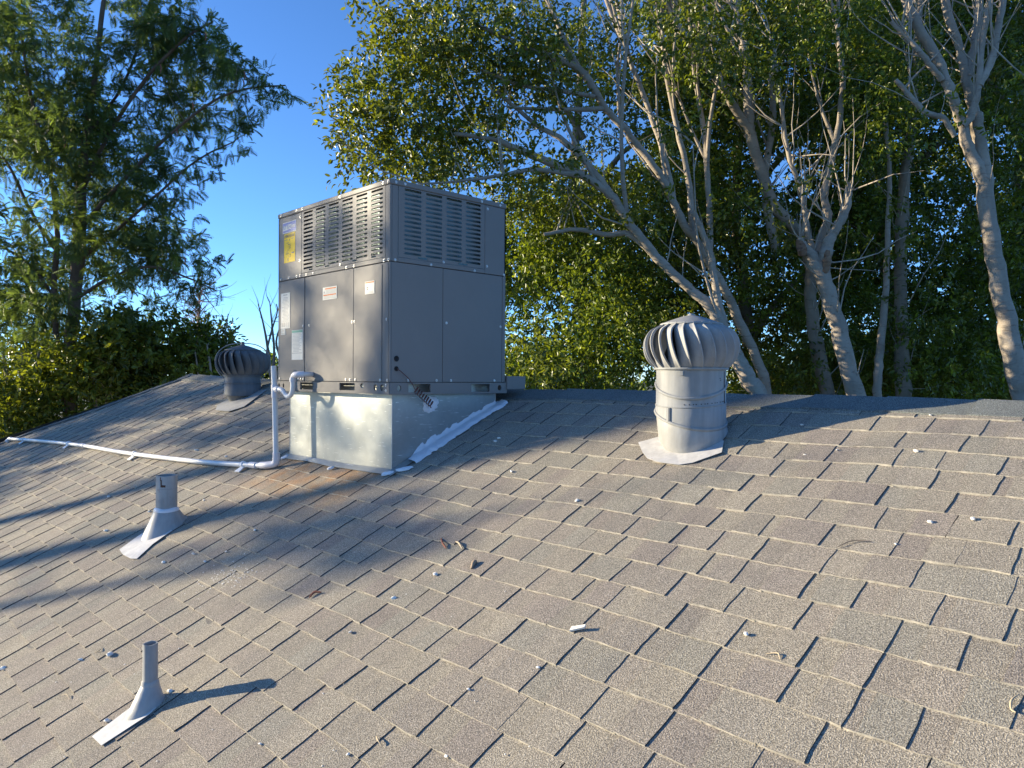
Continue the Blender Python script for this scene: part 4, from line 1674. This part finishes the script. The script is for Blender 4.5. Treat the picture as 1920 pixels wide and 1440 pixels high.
GROVE = 'pale trunked trees behind the ridge on the right'
rng = np.random.default_rng(4)
GP = [(745, -60), (720, 60), (680, 140), (650, 185), (655, 240), (690, 285), (730, 330), (800, 345), (850, 325), (900, 330), (935, 375), (960, 420), (965, 760), (2060, 760), (2060, -60)]


def sample_clumps(poly, n, depth, rad, rng, reject=None):
    xs = [p[0] for p in poly]
    ys = [p[1] for p in poly]
    out = []
    while len(out) < n:
        px = rng.uniform(min(xs), max(xs))
        py = rng.uniform(min(ys), max(ys))
        if not inside_poly(px, py, poly):
            continue
        d = rng.uniform(*depth)
        r = rng.uniform(*rad)
        if reject and rng.random() < reject(px, py, d):
            continue
        out.append((px, py, d, r))
    return out


def split_to(trees, cl):
    """give every clump to the tree whose crown centre is nearest"""
    buckets = {k: [] for k in trees}
    for px, py, d, r in cl:
        k = min(trees, key=lambda t_: (trees[t_][0] - px) ** 2 + 0.4 * (trees[t_][1] - py) ** 2)
        buckets[k].append((tuple(at(px, py, d)), r))
    return buckets


# front trees of the grove
trees = {}
A = tree_root('ficus_tree', 1915, 8.6, 'pale forked tree at the far right with its trunk splitting into many limbs', GROVE)
spA = []
spA.append(limb(A, to_ground([(1922, 780, 20.5, 8.6), (1905, 700, 19.0, 8.6), (1887, 600, 16.7, 8.6), (1868, 500, 15.2, 8.6), (1853, 420, 14.4, 8.6), (1846, 340, 14.4, 8.6), (1838, 270, 12.9, 8.6), (1828, 215, 11.4, 8.6)]), 'bark_pale', 'trunk'))
for s, pts in enumerate([[(1848, 352, 9.0, 8.58), (1832, 312, 11.0, 8.56), (1812, 265, 9.9, 8.55), (1803, 232, 9.1, 8.55), (1780, 165, 9.1, 8.5), (1752, 100, 9.1, 8.5), (1715, 40, 9.1, 8.5), (1685, -40, 8.4, 8.5)],
                         [(1806, 235, 6.8, 8.5), (1822, 215, 6.8, 8.5), (1834, 160, 6.1, 8.45), (1842, 80, 5.3, 8.45), (1852, 20, 5.3, 8.4), (1858, -40, 4.6, 8.4)],
                         [(1836, 160, 6.8, 8.45), (1858, 115, 6.8, 8.45), (1872, 50, 6.1, 8.45), (1884, -30, 5.3, 8.45)],
                         [(1828, 215, 9.1, 8.62), (1812, 150, 8.4, 8.65), (1800, 95, 7.6, 8.7), (1780, 40, 7.6, 8.7), (1765, -30, 7.6, 8.7)],
                         [(1812, 150, 7.6, 8.66), (1826, 90, 7.6, 8.7), (1834, 30, 7.6, 8.7), (1836, -40, 6.8, 8.7)],
                         [(1790, 255, 4.6, 8.5), (1768, 222, 5.3, 8.5), (1735, 210, 5.3, 8.5), (1705, 178, 4.6, 8.5), (1680, 150, 3.8, 8.5)],
                         [(1765, 150, 6.1, 8.48), (1735, 110, 5.3, 8.4), (1700, 70, 4.6, 8.4), (1672, 40, 3.8, 8.4)]]):
    spA.append(limb(A, pts, 'bark_pale', 'limb', seed=s))
trees['A'] = (1850, 200, A, spA, 'bark_pale')

B = tree_root('ficus_tree', 1605, 9.4, 'pale tree with a snapped stub and split bark, leaning left', GROVE)
spB = []
spB.append(limb(B, to_ground([(1608, 780, 18.1, 9.4), (1592, 700, 16.3, 9.4), (1572, 615, 15.5, 9.4), (1552, 545, 14.6, 9.4), (1535, 505, 14.6, 9.4), (1520, 480, 12.9, 9.4), (1506, 462, 9.5, 9.38), (1498, 448, 6.0, 9.36)]), 'bark_pale', 'trunk'))
spB.append(limb(B, [(1545, 515, 11.2, 9.4), (1548, 475, 12.0, 9.36), (1556, 450, 10.3, 9.34), (1570, 425, 8.6, 9.32), (1584, 400, 7.7, 9.3), (1592, 365, 5.2, 9.3), (1590, 340, 3.4, 9.3)], 'bark_pale', 'limb'))
spB.append(limb(B, [(1532, 478, 7.7, 9.5), (1540, 440, 7.7, 9.55), (1552, 410, 7.7, 9.6), (1546, 370, 6.9, 9.6), (1552, 330, 6.9, 9.65), (1570, 250, 6.0, 9.7), (1580, 150, 5.2, 9.7), (1570, 40, 4.3, 9.8), (1575, -40, 3.4, 9.8)], 'bark_pale', 'limb'))
spB.append(limb(B, [(1524, 470, 5.2, 9.5), (1512, 420, 5.2, 9.55), (1500, 350, 4.3, 9.6), (1478, 290, 4.3, 9.6), (1465, 200, 3.4, 9.7), (1450, 80, 2.6, 9.8)], 'bark_pale', 'limb'))
limb(B, [(1546, 515, 5, 9.33), (1549, 500, 7, 9.30), (1551, 485, 7, 9.28), (1552, 470, 4, 9.28)], 'bark_split', 'split_wood')
limb(B, [(1506, 478, 8, 9.33), (1503, 466, 9, 9.31), (1499, 452, 6, 9.31)], 'bark_split', 'split_wood')
trees['B'] = (1590, 250, B, spB, 'bark_pale')

Cc = tree_root('ficus_tree', 1553, 10.6, 'shaded pale trunk just behind the snapped leaning tree', GROVE)
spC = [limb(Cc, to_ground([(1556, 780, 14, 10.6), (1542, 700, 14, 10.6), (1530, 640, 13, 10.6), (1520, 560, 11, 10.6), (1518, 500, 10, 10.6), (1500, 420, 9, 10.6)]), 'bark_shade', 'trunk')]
for s, pts in enumerate([[(1505, 440, 9, 10.6), (1455, 392, 11, 10.4), (1430, 330, 10, 10.3), (1407, 250, 10, 10.2), (1402, 180, 9, 10.2), (1398, 106, 8, 10.2), (1384, 40, 7, 10.2), (1380, -40, 6, 10.2)],
                         [(1410, 255, 8, 10.2), (1352, 160, 7, 10.0), (1304, 95, 6, 9.9), (1252, 20, 6, 9.8), (1230, -40, 5, 9.8)],
                         [(1455, 470, 8, 10.4), (1440, 400, 8, 10.4), (1436, 320, 7, 10.4), (1450, 220, 6, 10.4), (1445, 110, 5, 10.4)]]):
    spC.append(limb(Cc, pts, 'bark_pale', 'limb', seed=s + 20))
trees['C'] = (1420, 200, Cc, spC, 'bark_pale')

Dd = tree_root('ficus_tree', 1645, 9.9, 'slim straight pale trunk between the leaning tree and the shaded trunk', GROVE)
spD = [limb(Dd, to_ground([(1644, 780, 8, 9.9), (1647, 700, 8, 9.9), (1652, 640, 7, 9.9), (1660, 560, 6, 9.9), (1664, 450, 5, 9.9), (1668, 330, 4, 9.9), (1660, 220, 4, 9.9)]), 'bark_pale', 'trunk')]
trees['D'] = (1680, 420, Dd, spD, 'bark_pale')

Ee = tree_root('ficus_tree', 1695, 10.4, 'thick shaded straight trunk in the dark right of the grove', GROVE)
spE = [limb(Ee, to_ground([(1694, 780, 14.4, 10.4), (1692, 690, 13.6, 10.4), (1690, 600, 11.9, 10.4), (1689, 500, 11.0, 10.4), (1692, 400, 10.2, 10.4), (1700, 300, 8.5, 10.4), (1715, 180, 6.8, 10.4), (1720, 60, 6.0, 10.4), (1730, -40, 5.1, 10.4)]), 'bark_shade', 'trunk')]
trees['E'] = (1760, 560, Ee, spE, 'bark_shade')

Ff = tree_root('ficus_tree', 1430, 9.2, 'strongly leaning pale tree whose trunk rises behind the near turbine vent', GROVE)
spF = [limb(Ff, to_ground([(1428, 775, 17.6, 9.2), (1404, 715, 16.0, 9.2), (1384, 675, 15.1, 9.2), (1360, 630, 13.4, 9.2), (1338, 585, 11.8, 9.2), (1306, 552, 9.2, 9.2), (1272, 522, 8.4, 9.2), (1230, 482, 8.4, 9.2), (1185, 425, 8.4, 9.15), (1150, 372, 8.4, 9.1), (1108, 338, 7.6, 9.05), (1050, 312, 7.6, 9.0), (985, 285, 6.7, 8.95), (925, 262, 5.0, 8.9), (850, 250, 3.4, 8.8)]), 'bark_pale', 'trunk')]
for s, pts in enumerate([[(1150, 372, 7.6, 9.1), (1118, 328, 6.7, 9.05), (1062, 268, 5.9, 9.0), (1000, 230, 4.2, 9.0), (930, 170, 3.4, 8.9)],
                         [(1230, 482, 5.9, 9.2), (1180, 440, 5.9, 9.25), (1140, 440, 5.0, 9.3), (1080, 430, 4.2, 9.3), (1020, 440, 3.4, 9.3)],
                         [(1085, 330, 5.0, 9.0), (1010, 318, 4.2, 8.9), (930, 330, 3.4, 8.8), (860, 340, 2.5, 8.7), (790, 345, 1.7, 8.6)],
                         [(1370, 650, 7.6, 9.3), (1345, 560, 7.6, 9.4), (1330, 470, 6.7, 9.5), (1300, 400, 5.9, 9.5)]]):
    spF.append(limb(Ff, pts, 'bark_pale', 'limb', seed=s + 30))
trees['F'] = (1020, 330, Ff, spF, 'bark_pale')

Gg = tree_root('ficus_tree', 1440, 9.9, 'tree with long pale limbs sweeping up left over the air conditioner', GROVE)
spG = [limb(Gg, to_ground([(1442, 780, 9.8, 10.2), (1425, 690, 9.8, 10.1), (1385, 600, 9.0, 10.0), (1345, 520, 8.2, 9.8), (1305, 450, 7.4, 9.7), (1285, 425, 7.4, 9.6), (1260, 372, 7.4, 9.5), (1234, 323, 7.0, 9.4), (1201, 280, 7.0, 9.4), (1170, 240, 6.6, 9.3), (1136, 204, 6.6, 9.2), (1110, 160, 7.4, 9.1), (1088, 131, 7.4, 9.1), (1050, 112, 6.6, 9.0), (1001, 95, 5.7, 8.9), (928, 62, 4.1, 8.8), (860, 30, 3.3, 8.7)]), 'bark_pale', 'trunk')]
for s, pts in enumerate([[(1262, 375, 6.6, 9.5), (1245, 290, 5.7, 9.5), (1215, 200, 4.9, 9.5), (1180, 110, 4.1, 9.4), (1150, 20, 3.3, 9.4), (1140, -40, 2.5, 9.4)],
                         [(1300, 450, 6.6, 9.7), (1290, 330, 5.7, 9.8), (1265, 220, 4.9, 9.8), (1245, 110, 4.1, 9.8), (1240, -20, 3.3, 9.8)],
                         [(1136, 204, 4.9, 9.2), (1080, 205, 4.1, 9.1), (1010, 205, 3.3, 9.0), (950, 200, 2.5, 8.9)],
                         [(1115, 180, 4.1, 9.1), (1050, 170, 4.1, 9.0), (980, 160, 3.3, 8.9), (900, 130, 2.5, 8.8)],
                         [(1330, 500, 6.6, 9.9), (1330, 380, 5.7, 10), (1320, 250, 4.9, 10), (1300, 120, 4.1, 10), (1290, -20, 3.3, 10)],
                         [(1088, 131, 4.9, 9.1), (1060, 80, 4.1, 9.0), (1040, 30, 4.1, 9.0), (1010, -30, 3.3, 9.0)]]):
    spG.append(limb(Gg, pts, 'bark_pale', 'limb', seed=s + 40))
rl2 = random.Random(15)
host = [spG[0][0], spG[1][0], spG[2][0], spG[5][0], spC[1][0], spC[2][0], spC[3][0], spB[2][0], spF[0][0]]
for s in range(34):                       # slender straight limbs fanning up and to the left from the main ones
    H = rl2.choice(host)
    base = H[rl2.randrange(len(H) // 3, len(H) - 3)]
    ln = rl2.uniform(1.3, 3.2)
    an = math.radians(rl2.uniform(92, 132))
    r0 = rl2.uniform(0.016, 0.034)
    dv = rl2.uniform(-0.35, 0.15)
    P_, R_ = [], []
    for k in range(8):
        t_ = k / 7
        a_ = an - 0.22 * t_
        P_.append(base + (RT * math.cos(a_) + UP * math.sin(a_) + FW * dv) * ln * t_ + Vector((rl2.uniform(-1, 1), rl2.uniform(-1, 1), 0)) * 0.012)
        R_.append(r0 * (1 - 0.75 * t_))
    MB().tube(P_, R_, 7).build('limb', 'bark_pale', Gg)
    spG.append((P_, R_))
trees['G'] = (900, 120, Gg, spG, 'bark_pale')

for k, (tx, ty, root, sp, bk) in trees.items():
    bias = (-0.25, -0.25, 0.85) if k in 'FG' else (0.0, -0.1, 0.9)
    if k == 'D':
        continue
    twigs(root, sp, {'G': 90, 'A': 60, 'B': 60, 'C': 50}.get(k, 26), rng, 'twig_pale', (0.5, 1.7), (0.005, 0.014), bias, jit=0.5)


def rej(px, py, d):
    # keep the front of the main limbs clear, and the small sky hole above the unit
    if 850 < px < 930 and 320 < py < 385:
        return 0.9
    if 1230 < px < 1600 and 60 < py < 480 and d < 10.6:
        return 0.80
    if 1640 < px < 1900 and py < 420 and d < 9.6:
        return 0.85
    if 1460 < px < 1640 and py > 330 and d < 10.4:
        return 0.85
    if 1830 < px < 1960 and py > 330 and d < 9.6:
        return 0.9
    if px < 1000:
        return 0.0 if d < 9.4 else 0.75
    # a gap between the near and the far foliage lets the low sun through to the limbs
    mid = 8.7 + 0.22 * (1880 - px) / 150
    if abs(d - mid) < 0.8:
        return 0.9
    if d < mid and rng.random() < 0.55:
        return 1.0
    return 0.0


cl = sample_clumps(GP, 165, (8.5, 13.2), (0.34, 0.72), rng, rej)
# shape the outer edge against the sky
edge = [(760, 10, 9.0, .45), (745, 60, 9.1, .42), (715, 120, 9.0, .42), (680, 165, 8.9, .38), (640, 195, 8.8, .28), (650, 235, 8.8, .34), (690, 260, 9.0, .42), (700, 215, 9.0, .5), (760, 190, 9.0, .55), (770, 260, 9.1, .5), (735, 300, 9.2, .36), (760, 335, 9.4, .34), (830, 300, 9.3, .42), (820, 130, 9.0, .55), (830, 210, 9.0, .6), (880, 60, 9.0, .6), (900, 250, 9.2, .55), (800, 60, 9.0, .5), (925, 320, 9.4, .38), (960, 360, 9.6, .42), (710, 330, 9.6, .22), (690, 295, 9.2, .26), (890, 150, 9, .6), (960, 100, 9.0, .6), (960, 190, 9.1, .6)]
b1 = split_to(trees, cl + edge)
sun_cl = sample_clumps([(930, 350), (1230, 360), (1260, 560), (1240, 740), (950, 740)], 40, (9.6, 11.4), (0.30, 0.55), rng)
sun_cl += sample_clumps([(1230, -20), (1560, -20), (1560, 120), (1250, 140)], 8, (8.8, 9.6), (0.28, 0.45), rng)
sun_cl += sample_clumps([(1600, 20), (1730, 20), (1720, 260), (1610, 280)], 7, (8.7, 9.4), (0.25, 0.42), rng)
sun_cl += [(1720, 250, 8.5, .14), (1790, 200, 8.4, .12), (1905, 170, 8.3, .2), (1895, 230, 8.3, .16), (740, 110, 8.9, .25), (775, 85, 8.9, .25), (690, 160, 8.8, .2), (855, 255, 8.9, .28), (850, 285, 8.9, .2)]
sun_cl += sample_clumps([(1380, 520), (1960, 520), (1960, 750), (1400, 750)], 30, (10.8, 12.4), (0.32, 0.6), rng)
cl_top = sample_clumps([(1050, -60), (1760, -60), (1720, 170), (1330, 240), (1180, 230), (1060, 120)], 34, (10.8, 12.6), (0.36, 0.65), rng)
cl_top += sample_clumps([(1000, -40), (1640, -40), (1640, 330), (1300, 420), (1050, 330)], 16, (8.4, 9.0), (0.16, 0.30), rng)
for k_, v_ in split_to(trees, cl_top).items():
    b1[k_] += v_
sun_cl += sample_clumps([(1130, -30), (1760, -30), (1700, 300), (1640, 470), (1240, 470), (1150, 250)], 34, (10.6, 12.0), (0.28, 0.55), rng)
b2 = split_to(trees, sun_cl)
for k, (tx, ty, root, sp, bk) in trees.items():
    if b1[k]:
        crown(root, b1[k], 'leaf_ficus', rng, per=9, dens=56)
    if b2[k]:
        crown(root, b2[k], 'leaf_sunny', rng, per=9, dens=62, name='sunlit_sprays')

# darker trees further back fill the grove
for k, (x0, x1, lab) in enumerate([(930, 1260, 'leafy tree deep behind the leaning trunks, its foliage low above the ridge'), (1240, 1560, 'tall leafy tree in the back row, centred above the near turbine vent'), (1540, 1800, 'dense dark tree in the back row behind the snapped trunk'), (1780, 2080, 'dense dark tree in the back row at the right edge')]):
    r_ = tree_root('background_tree', (x0 + x1) / 2, 13.4, lab, 'leafy trees in the back row of the grove')
    xc = (x0 + x1) / 2
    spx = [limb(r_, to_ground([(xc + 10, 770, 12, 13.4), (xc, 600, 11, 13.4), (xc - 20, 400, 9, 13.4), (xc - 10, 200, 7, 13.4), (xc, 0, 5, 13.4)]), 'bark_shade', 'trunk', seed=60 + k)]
    for j in range(4):
        yy = 650 - 130 * j
        s = -1 if j % 2 else 1
        spx.append(limb(r_, [(xc, yy, 7, 13.4), (xc + s * 60, yy - 90, 5, 13.3), (xc + s * 130, yy - 150, 4, 13.2)], 'bark_shade', 'limb', seed=70 + j + 5 * k))
    top = 330 if k == 0 else -60
    c_ = sample_clumps([(x0, top), (x1, top), (x1, 770), (x0, 770)], 30 if k == 0 else 62, (12.2, 15.4), (0.5, 0.95), rng, (lambda px, py, d: 0.35 if (1380 < px < 1600 and py < 420) else 0.0))
    crown(r_, [(tuple(at(a, b, d)), r) for a, b, d, r in c_], 'leaf_ficus', rng, per=8, dens=50, size=(1.0, 1.7))

# ---- left: the feathery tree
rng = np.random.default_rng(8)
Lt = tree_root('feathery_tree', 130, 14.2, 'tall dark feathery leaved tree at the left edge, reaching over the roof', 'trees on the left')
DL = 14.2
spL = [limb(Lt, to_ground([(131, 830, 12.8, DL), (132, 700, 11.0, DL), (133, 640, 11.0, DL), (140, 560, 11.0, DL), (146, 480, 11.9, DL), (150, 420, 11.0, DL), (153, 340, 8.5, DL), (162, 250, 6.8, DL), (178, 150, 5.1, DL), (190, 40, 4.2, DL), (200, -60, 3.4, DL)]), 'bark_brown', 'trunk')]
for s, pts in enumerate([[(126, 790, 6.0, DL), (113, 700, 5.4, DL - .1), (105, 620, 4.8, DL - .1), (101, 540, 4.8, DL - .1), (107, 470, 4.8, DL - .1), (104, 400, 4.2, DL - .1), (90, 300, 3.6, DL - .2), (60, 190, 3.0, DL - .2), (40, 60, 2.4, DL - .3)],
                         [(150, 430, 4.8, DL), (220, 350, 3.6, DL - .3), (310, 260, 3.0, DL - .5), (400, 190, 2.4, DL - .7), (470, 165, 1.8, DL - .8), (535, 160, 1.2, DL - .8)],
                         [(153, 360, 4.2, DL), (210, 240, 3.6, DL - .2), (280, 140, 3.0, DL - .4), (350, 70, 2.4, DL - .5), (400, 40, 1.5, DL - .5)],
                         [(146, 490, 4.2, DL), (220, 430, 3.0, DL - .3), (300, 360, 2.4, DL - .6), (370, 300, 1.8, DL - .7), (440, 265, 1.2, DL - .8)],
                         [(143, 560, 3.6, DL), (210, 520, 3.0, DL - .3), (280, 500, 2.4, DL - .5), (350, 520, 1.8, DL - .6), (405, 545, 1.2, DL - .6)],
                         [(105, 470, 3.6, DL), (60, 400, 3.0, DL), (10, 300, 2.4, DL), (-60, 220, 1.8, DL)],
                         [(103, 560, 3.0, DL), (60, 500, 2.4, DL), (0, 460, 2.4, DL), (-60, 430, 1.8, DL)],
                         [(160, 260, 3.0, DL), (230, 160, 2.4, DL + .3), (270, 50, 2.4, DL + .5), (290, -40, 1.8, DL + .5)]]):
    spL.append(limb(Lt, pts, 'bark_brown', 'limb', seed=80 + s))
twigs(Lt, spL, 90, rng, 'twig_dark', (0.3, 0.9), (0.005, 0.010), (0.2, 0.1, 0.25), jit=0.9)
LP = [(-120, -60), (340, -60), (375, 40), (440, 105), (450, 160), (440, 215), (410, 245), (370, 290), (330, 320), (310, 400), (325, 450), (350, 510), (325, 550), (270, 590), (200, 630), (-120, 650)]


def rejL(px, py, d):
    if py > 560 and 40 < px < 300:
        return 0.35
    if 150 < px < 330 and 420 < py < 600:
        return 0.35
    return 0.0


lc = sample_clumps(LP, 152, (13.0, 16.0), (0.28, 0.62), rng, rejL)
lc += [(470, 150, 13.4, .32), (505, 160, 13.4, .26), (530, 160, 13.4, .16), (455, 195, 13.4, .36), (480, 190, 13.4, .25), (430, 250, 13.4, .3), (455, 262, 13.4, .2), (380, 305, 13.5, .25), (395, 318, 13.5, .14), (400, 110, 13.6, .42), (445, 110, 13.5, .28), (360, 60, 13.7, .4), (365, 500, 13.6, .36), (400, 512, 13.6, .22), (350, 545, 13.6, .26), (330, 460, 13.7, .36), (310, 350, 13.7, .4), (330, 410, 13.7, .25)]
crown(Lt, [(tuple(at(a, b, d)), r) for a, b, d, r in lc], 'leaf_feather', rng, per=6, dens=22, tv=FRO_V, tf=FRO_F, size=(0.75, 1.25), roll=0.5, squash=0.85)
# hanging pods and one dead fan of leaves
q = MB()
for px, py in ((457, 133), (462, 143), (455, 148), (360, 190), (250, 40), (384, 60), (330, 240), (300, 120), (120, 260), (345, 480)):
    p = at(px, py, 13.3)
    q.tube(bez([tuple(p), tuple(p + Vector((0.01, 0.02, -0.07))), tuple(p + Vector((0.02, 0.0, -0.16)))], 3), [0.004, 0.010, 0.013, 0.013, 0.012, 0.009, 0.004], 6)
q.build('seed_pods', 'leaf_dry', Lt)['kind'] = 'stuff'
p0 = at(348, 552, 13.4)
q = MB()
for k in range(13):
    an = -0.5 + 0.30 * k
    d = (RT * math.cos(an + 3.2) * 0.9 + UP * -abs(math.sin(an)) * 0.8 + FW * rs.uniform(-0.3, 0.3)).normalized()
    ln = rs.uniform(0.20, 0.30)
    s_ = d.cross(UP).normalized() * 0.012
    q.add([p0, p0 + d * ln * 0.5 + s_, p0 + d * ln, p0 + d * ln * 0.5 - s_ + FW * 0.006], [(0, 1, 2, 3)])
q.tube([at(335, 545, 13.5), p0], 0.006, 5)
q.build('dead_leaf_fan', 'straw', Lt)

# ---- left hedge and shrubs beyond the hip
for k, (poly, n_, dep, rad, lab, mat) in enumerate([
        ([(-80, 640), (60, 650), (120, 690), (130, 800), (60, 860), (-80, 900)], 24, (13.2, 14.6), (0.35, 0.6), 'leafy green shrub at the left edge beside the feathery trunk', 'leaf_hedge'),
        ([(120, 700), (180, 620), (250, 605), (270, 700), (230, 790), (130, 830)], 22, (13.3, 14.6), (0.35, 0.6), 'leafy green shrub just right of the feathery trunk', 'leaf_hedge'),
        ([(240, 620), (320, 600), (360, 625), (370, 700), (300, 740), (240, 780)], 20, (13.6, 14.9), (0.33, 0.58), 'rounded green shrub behind the left end of the ridge', 'leaf_hedge'),
        ([(350, 640), (390, 615), (425, 635), (440, 700), (430, 730), (350, 730)], 15, (14.2, 15.6), (0.30, 0.5), 'dark green shrub left of the dark turbine vent', 'leaf_ficus')]):
    xs = [p[0] for p in poly]
    r_ = tree_root('leafy_shrub', sum(xs) / len(xs), sum(dep) / 2, lab, 'shrubs beyond the left end of the roof', 'shrub')
    xc = sum(xs) / len(xs)
    dm = sum(dep) / 2
    st = [limb(r_, to_ground([(xc + o_, 850, 4, dm), (xc + o_ * 1.6, 740, 3.5, dm), (xc + o_ * 2.4, 660, 2.5, dm)]), 'bark_shade', 'stem', seed=90 + k) for o_ in (-12, 3, 16)]
    twigs(r_, st, 16, rng, 'twig_pale', (0.4, 1.0), (0.005, 0.010), (0, 0, 0.8))
    c_ = sample_clumps(poly, n_, dep, rad, rng)
    crown(r_, [(tuple(at(a, b, d)), r) for a, b, d, r in c_], mat, rng, per=9, dens=58, size=(1.0, 1.9))

# bare twiggy shrub showing left of the unit
r_ = tree_root('bare_shrub', 508, 12.5, 'leafless twiggy shrub against the sky left of the air conditioner', None, 'shrub')
D_ = 12.5
stm = [limb(r_, to_ground([(512, 770, 4, D_), (508, 700, 3, D_), (500, 640, 2.4, D_), (492, 600, 1.6, D_), (484, 570, 1, D_)]), 'twig_dark', 'stem', wig=0.0),
       limb(r_, [(510, 720, 3, D_), (514, 660, 2.5, D_), (510, 610, 1.8, D_), (506, 568, 1, D_)], 'twig_dark', 'stem', wig=0),
       limb(r_, [(512, 720, 3, D_), (500, 670, 2.2, D_), (508, 625, 1.8, D_), (520, 585, 1.2, D_), (518, 570, 1, D_)], 'twig_dark', 'stem', wig=0),
       limb(r_, [(512, 740, 3, D_), (525, 680, 2.4, D_), (518, 640, 2, D_), (530, 600, 1.2, D_)], 'twig_dark', 'stem', wig=0)]
twigs(r_, stm, 26, rng, 'twig_dark', (0.25, 0.7), (0.004, 0.007), (0, 0, 0.9), jit=0.45)
r_ = tree_root('bare_shrub', 430, 14.8, 'thin bare shoots rising beside the dark turbine vent', None, 'shrub')
stm = [limb(r_, to_ground([(440, 760, 3, 14.8), (432, 690, 2, 14.8), (422, 640, 1.5, 14.8), (424, 615, 1.2, 14.8), (428, 588, .9, 14.8)]), 'twig_pale', 'stem', wig=0),
       limb(r_, [(436, 720, 2, 14.8), (430, 660, 1.5, 14.8), (436, 635, 1, 14.8)], 'twig_pale', 'stem', wig=0),
       limb(r_, [(400, 760, 3, 14.0), (396, 700, 2.4, 14.0), (390, 660, 2, 14.0), (388, 645, 1, 14.0)], 'twig_pale', 'stem', wig=0),
       limb(r_, [(380, 760, 3, 14.0), (372, 700, 2, 14.0), (366, 660, 1.4, 14.0)], 'twig_pale', 'stem', wig=0)]
twigs(r_, stm, 12, rng, 'twig_pale', (0.15, 0.45), (0.003, 0.005), (0.1, 0, 0.9), jit=0.4)

# far reddish bare tree
D_ = 38.0
r_ = tree_root('bare_tree', 372, D_, 'distant reddish bare tree seen past the feathery tree', None)
tr = limb(r_, to_ground([(370, 720, 3.2, D_), (371, 640, 2.6, D_), (373, 590, 1.8, D_), (376, 545, 1.0, D_)]), 'twig_red', 'trunk', wig=0.0)
twigs(r_, [tr], 230, rng, 'twig_red', (0.8, 2.4), (0.014, 0.028), (0, 0, 0.12), jit=0.8)

# distant trees along the horizon
for k, (px, top, D_, wd, lab) in enumerate([(470, 690, 34, 70, 'low distant yellow green tree between the dark vent and the unit'), (40, 640, 46, 130, 'distant tree far behind the feathery trunk at the left edge'), (230, 655, 44, 120, 'distant tree behind the shrubs left of the ridge'), (1080, 690, 30, 260, 'distant bushy tree low behind the leaning trunks'), (1620, 690, 30, 380, 'distant bushy tree low behind the right of the grove')]):
    r_ = tree_root('distant_tree', px, D_, lab, 'far trees on the horizon')
    limb(r_, to_ground([(px, 760, 6, D_), (px + 2, 720, 5, D_), (px, top + 10, 3, D_)]), 'bark_shade', 'trunk', wig=0)
    c_ = [(px + rng.uniform(-wd / 2, wd / 2), rng.uniform(top, 790), D_ + rng.uniform(-1.5, 1.5), rng.uniform(0.7, 1.3)) for _ in range(int(10 + wd / 9))]
    crown(r_, [(tuple(at(a, b, d)), r) for a, b, d, r in c_], 'leaf_sunny' if k == 0 else 'leaf_hedge', rng, per=7, dens=16, size=(2.4, 4.0))

# trees to the left, outside the picture, whose leaves break up the low sun on the roof
rng = np.random.default_rng(31)


def shade_tree(name, x, y, clumps, lab, r0=0.13, top=4.5, nb=14):
    r_ = thing(name, (x, y, GROUND), lab, 'tree', 'trees on the left')
    q = MB()
    P = [Vector((x, y, GROUND)), Vector((x + 0.05, y, -2)), Vector((x - 0.04, y + 0.05, 0.5)), Vector((x, y + 0.04, 0.5 + (top - 0.5) * 0.5)), Vector((x + 0.1, y, top))]
    R_ = [r0 * 1.4, r0 * 1.1, r0, r0 * 0.8, r0 * 0.4]
    q.tube(P, R_, 10).build('trunk', 'bark_brown', r_)
    twigs(r_, [(P[2:], R_[2:])], nb, rng, 'twig_dark', (0.8, 2.0), (0.010, 0.024), (0, 0, 0.4), jit=0.8, name='branches')
    crown(r_, clumps, 'leaf_feather', rng, per=6, dens=22, tv=FRO_V, tf=FRO_F, size=(0.8, 1.3), roll=0.5)


def cl_at(x, y, z, n, sx, sy, sz, rad):
    return [((x + rng.normal(0, sx), y + rng.normal(0, sy), z + rng.normal(0, sz)), rng.uniform(*rad)) for _ in range(n)]


shade_tree('feathery_tree', -16.0, -6.2, cl_at(-16.0, -5.7, 3.5, 7, 0.5, 0.25, 0.6, (0.18, 0.36)), 'feathery tree standing off to the left of the roof, outside the frame', 0.11)
shade_tree('feathery_tree', -17.0, -5.98, cl_at(-17.0, -5.5, 3.6, 7, 0.5, 0.4, 0.6, (0.2, 0.38)), 'slim feathery tree off to the left, between two others outside the frame', 0.09)
shade_tree('feathery_tree', -17.8, -3.9, cl_at(-17.8, -3.8, 2.0, 46, 1.1, 0.9, 0.9, (0.22, 0.48)), 'bushy feathery tree off to the left, nearest the shrubs', 0.12)
shade_tree('feathery_tree', -16.0, -6.80, cl_at(-16.0, -6.76, 2.5, 4, 0.3, 0.08, 0.14, (0.10, 0.18)), 'short thin feathery tree off to the left, nearest the photographer', 0.06, 2.7, 3)
